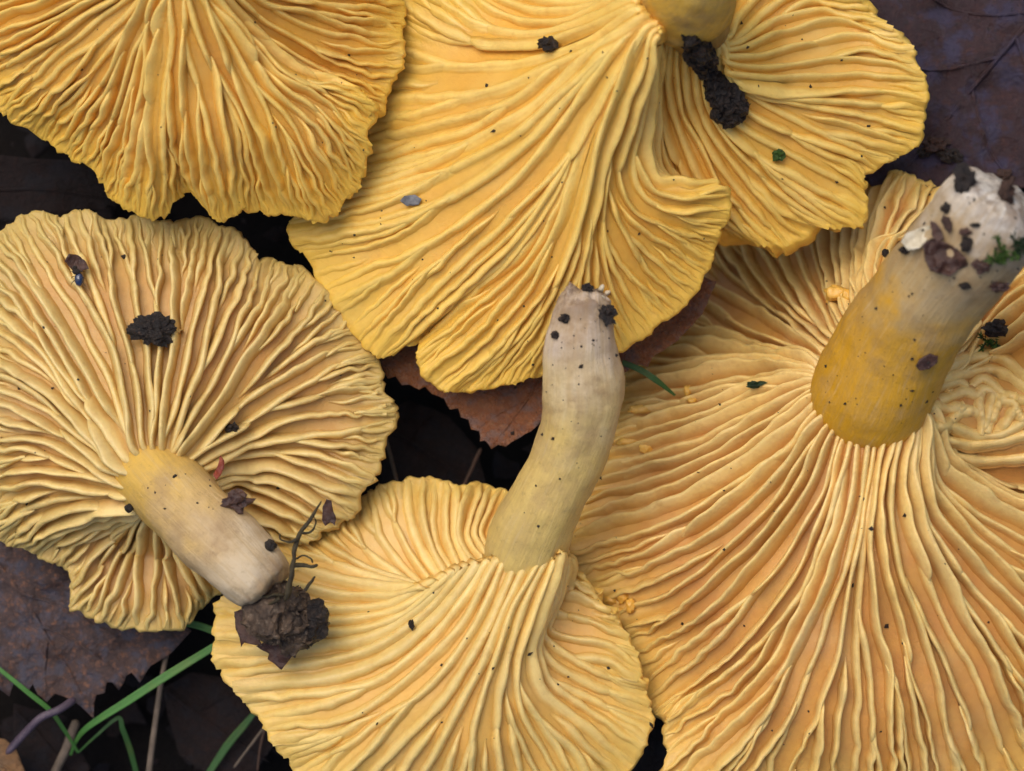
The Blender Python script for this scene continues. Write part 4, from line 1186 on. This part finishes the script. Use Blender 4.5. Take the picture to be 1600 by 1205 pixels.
# torn fibres at the whitish stem tip, nubs on the apricot gills: parts of their mushrooms
for i, (x, y, dx, dy) in enumerate([(938,454,4,-8),(945,460,9,-5),(941,464,-3,9)]):
    l, n = surf(x, y)
    P = np.array([[l.x, l.y, l.z - .06], [l.x + dx * .005, l.y - dy * .005, l.z + .07], [l.x + dx * .011, l.y - dy * .011, l.z + .05]])
    build_tube('torn_fibre', P, np.array([.045, .04, .02]), M_pale, MUSH['D']['root'], seg=8, n=14, rough=.15, seed=i)
fm_e = bpy.data.materials['flesh_e']
CURL = [(1308,458,.15,(1.25,.8,.6)),(1324,464,.11,(.8,1.1,.7)),(1296,466,.07,(.8,1.3,.6))]
for i, (x, y, r_, sq) in enumerate([(955,938,.11,(1.3,.8,.6)),(972,930,.10,(1,1.2,.7)),(985,946,.09,(.8,1.2,.7)),(968,955,.08,(1.4,.7,.6)),(1074,612,.08,(.7,1.2,.7)),(1082,626,.07,(1.2,.7,.7)),(1000,640,.10,(1.8,.7,.5)),(985,690,.12,(1.6,.8,.5)),(1010,700,.10,(1.2,1,.5))] + CURL):
    l, n = surf(x, y)
    nb = lump('wrinkled_nub', 0, 0, r_, bpy.data.materials['flesh_b'], 80 + i, sq, .2, .45, None, loc=l, fr=2.2)
    nb.data.polygons.foreach_set('use_smooth', [True] * len(nb.data.polygons))
    nb.parent = MUSH['E']['root']; nb.matrix_parent_inverse = MUSH['E']['root'].matrix_basis.inverted()

# loose soil between white flesh and leaf at the upper right, and specks too many to count
for i, (x, y, r, m, lab) in enumerate([(1462,226,17,M_crumb,'tan soil crumb on the violet leaf, upper left of three'), (1488,244,14,M_soil,'grey soil crumb on the violet leaf just above the white stem base'),
                                  (1447,238,9,M_black,'black crumb on the violet leaf beside the tan crumb'), (1570,275,12,M_crumb,'brown crumb at the very tip of the white stem base')]):
    crumb(lab, x, y, r, m, 70 + i, (1.2, .8, .7), rough=.7)
r = random.Random(5)
spots = []
for (x0, y0, x1, y1, n) in [(1290,430,1460,640,42),(1440,250,1590,450,40),(860,460,965,560,16),(800,560,970,850,30),(230,720,330,800,12),(560,880,1000,1180,26),(500,60,1130,520,40),(1000,560,1560,1180,42),(20,380,590,800,26),(20,20,560,330,14),(1150,20,1420,340,14),(640,480,900,600,6)]:
    for _ in range(n): spots.append((r.uniform(x0, x1), r.uniform(y0, y1)))
VV = []; FF = []
octv = np.array([(1,0,0),(-1,0,0),(0,1,0),(0,-1,0),(0,0,1),(0,0,-1)], float)
octf = np.array([(0,2,4),(2,1,4),(1,3,4),(3,0,4),(2,0,5),(1,2,5),(3,1,5),(0,3,5)])
for x, y in spots:
    l, n = surf(x, y)
    if l.z < .4: continue
    s = .010 + .024 * r.random() ** 3
    q = octv * np.array([s * r.uniform(.7, 1.8), s * r.uniform(.7, 1.5), s * .7]) * np.array([[r.uniform(.6, 1.3)] for _ in range(6)])
    a = r.uniform(0, 6.28); ca, sa = math.cos(a), math.sin(a)
    q = np.stack([q[:, 0] * ca - q[:, 1] * sa, q[:, 0] * sa + q[:, 1] * ca, q[:, 2]], -1)
    FF.append(octf + len(VV) * 6); VV.append(q + np.array(l) + np.array([0, 0, s * .3]))
o = mesh_obj('soil_specks', np.concatenate(VV), np.concatenate(FF), M_black, None, smooth=False)
o['kind'] = 'stuff'; o['label'] = 'tiny black soil specks sprinkled over gills and stems'

# crushed litter on the soil
VV = []; FF = []; k0 = 0
for _ in range(2600):
    x, y = (r.uniform(-13, 13), r.uniform(-12, 12)) if r.random() < .7 else (r.uniform(-60, 60), r.uniform(-60, 60))
    z = -2.55 + r.uniform(-.25, .35)
    s = r.uniform(.08, .5); a = r.uniform(0, 6.28); m = r.randint(4, 7)
    tx, ty = r.uniform(-.5, .5), r.uniform(-.5, .5)
    ring = []
    for q in range(m):
        b_ = a + q * 6.283 / m; rr_ = s * r.uniform(.45, 1) * (1 if q % 2 else .7)
        dx, dy = rr_ * math.cos(b_), rr_ * math.sin(b_)
        ring.append((x + dx, y + dy, z + tx * dx + ty * dy + r.uniform(-.03, .03)))
    VV += [(x, y, z + r.uniform(.01, .08))] + ring
    FF += [(k0, k0 + 1 + q, k0 + 1 + (q + 1) % m) for q in range(m)]
    k0 += m + 1
o = mesh_obj('leaf_litter', np.array(VV), np.array(FF), M_leaf_dark, None, smooth=False)
o['kind'] = 'stuff'; o['label'] = 'dark crushed leaf litter covering the soil'
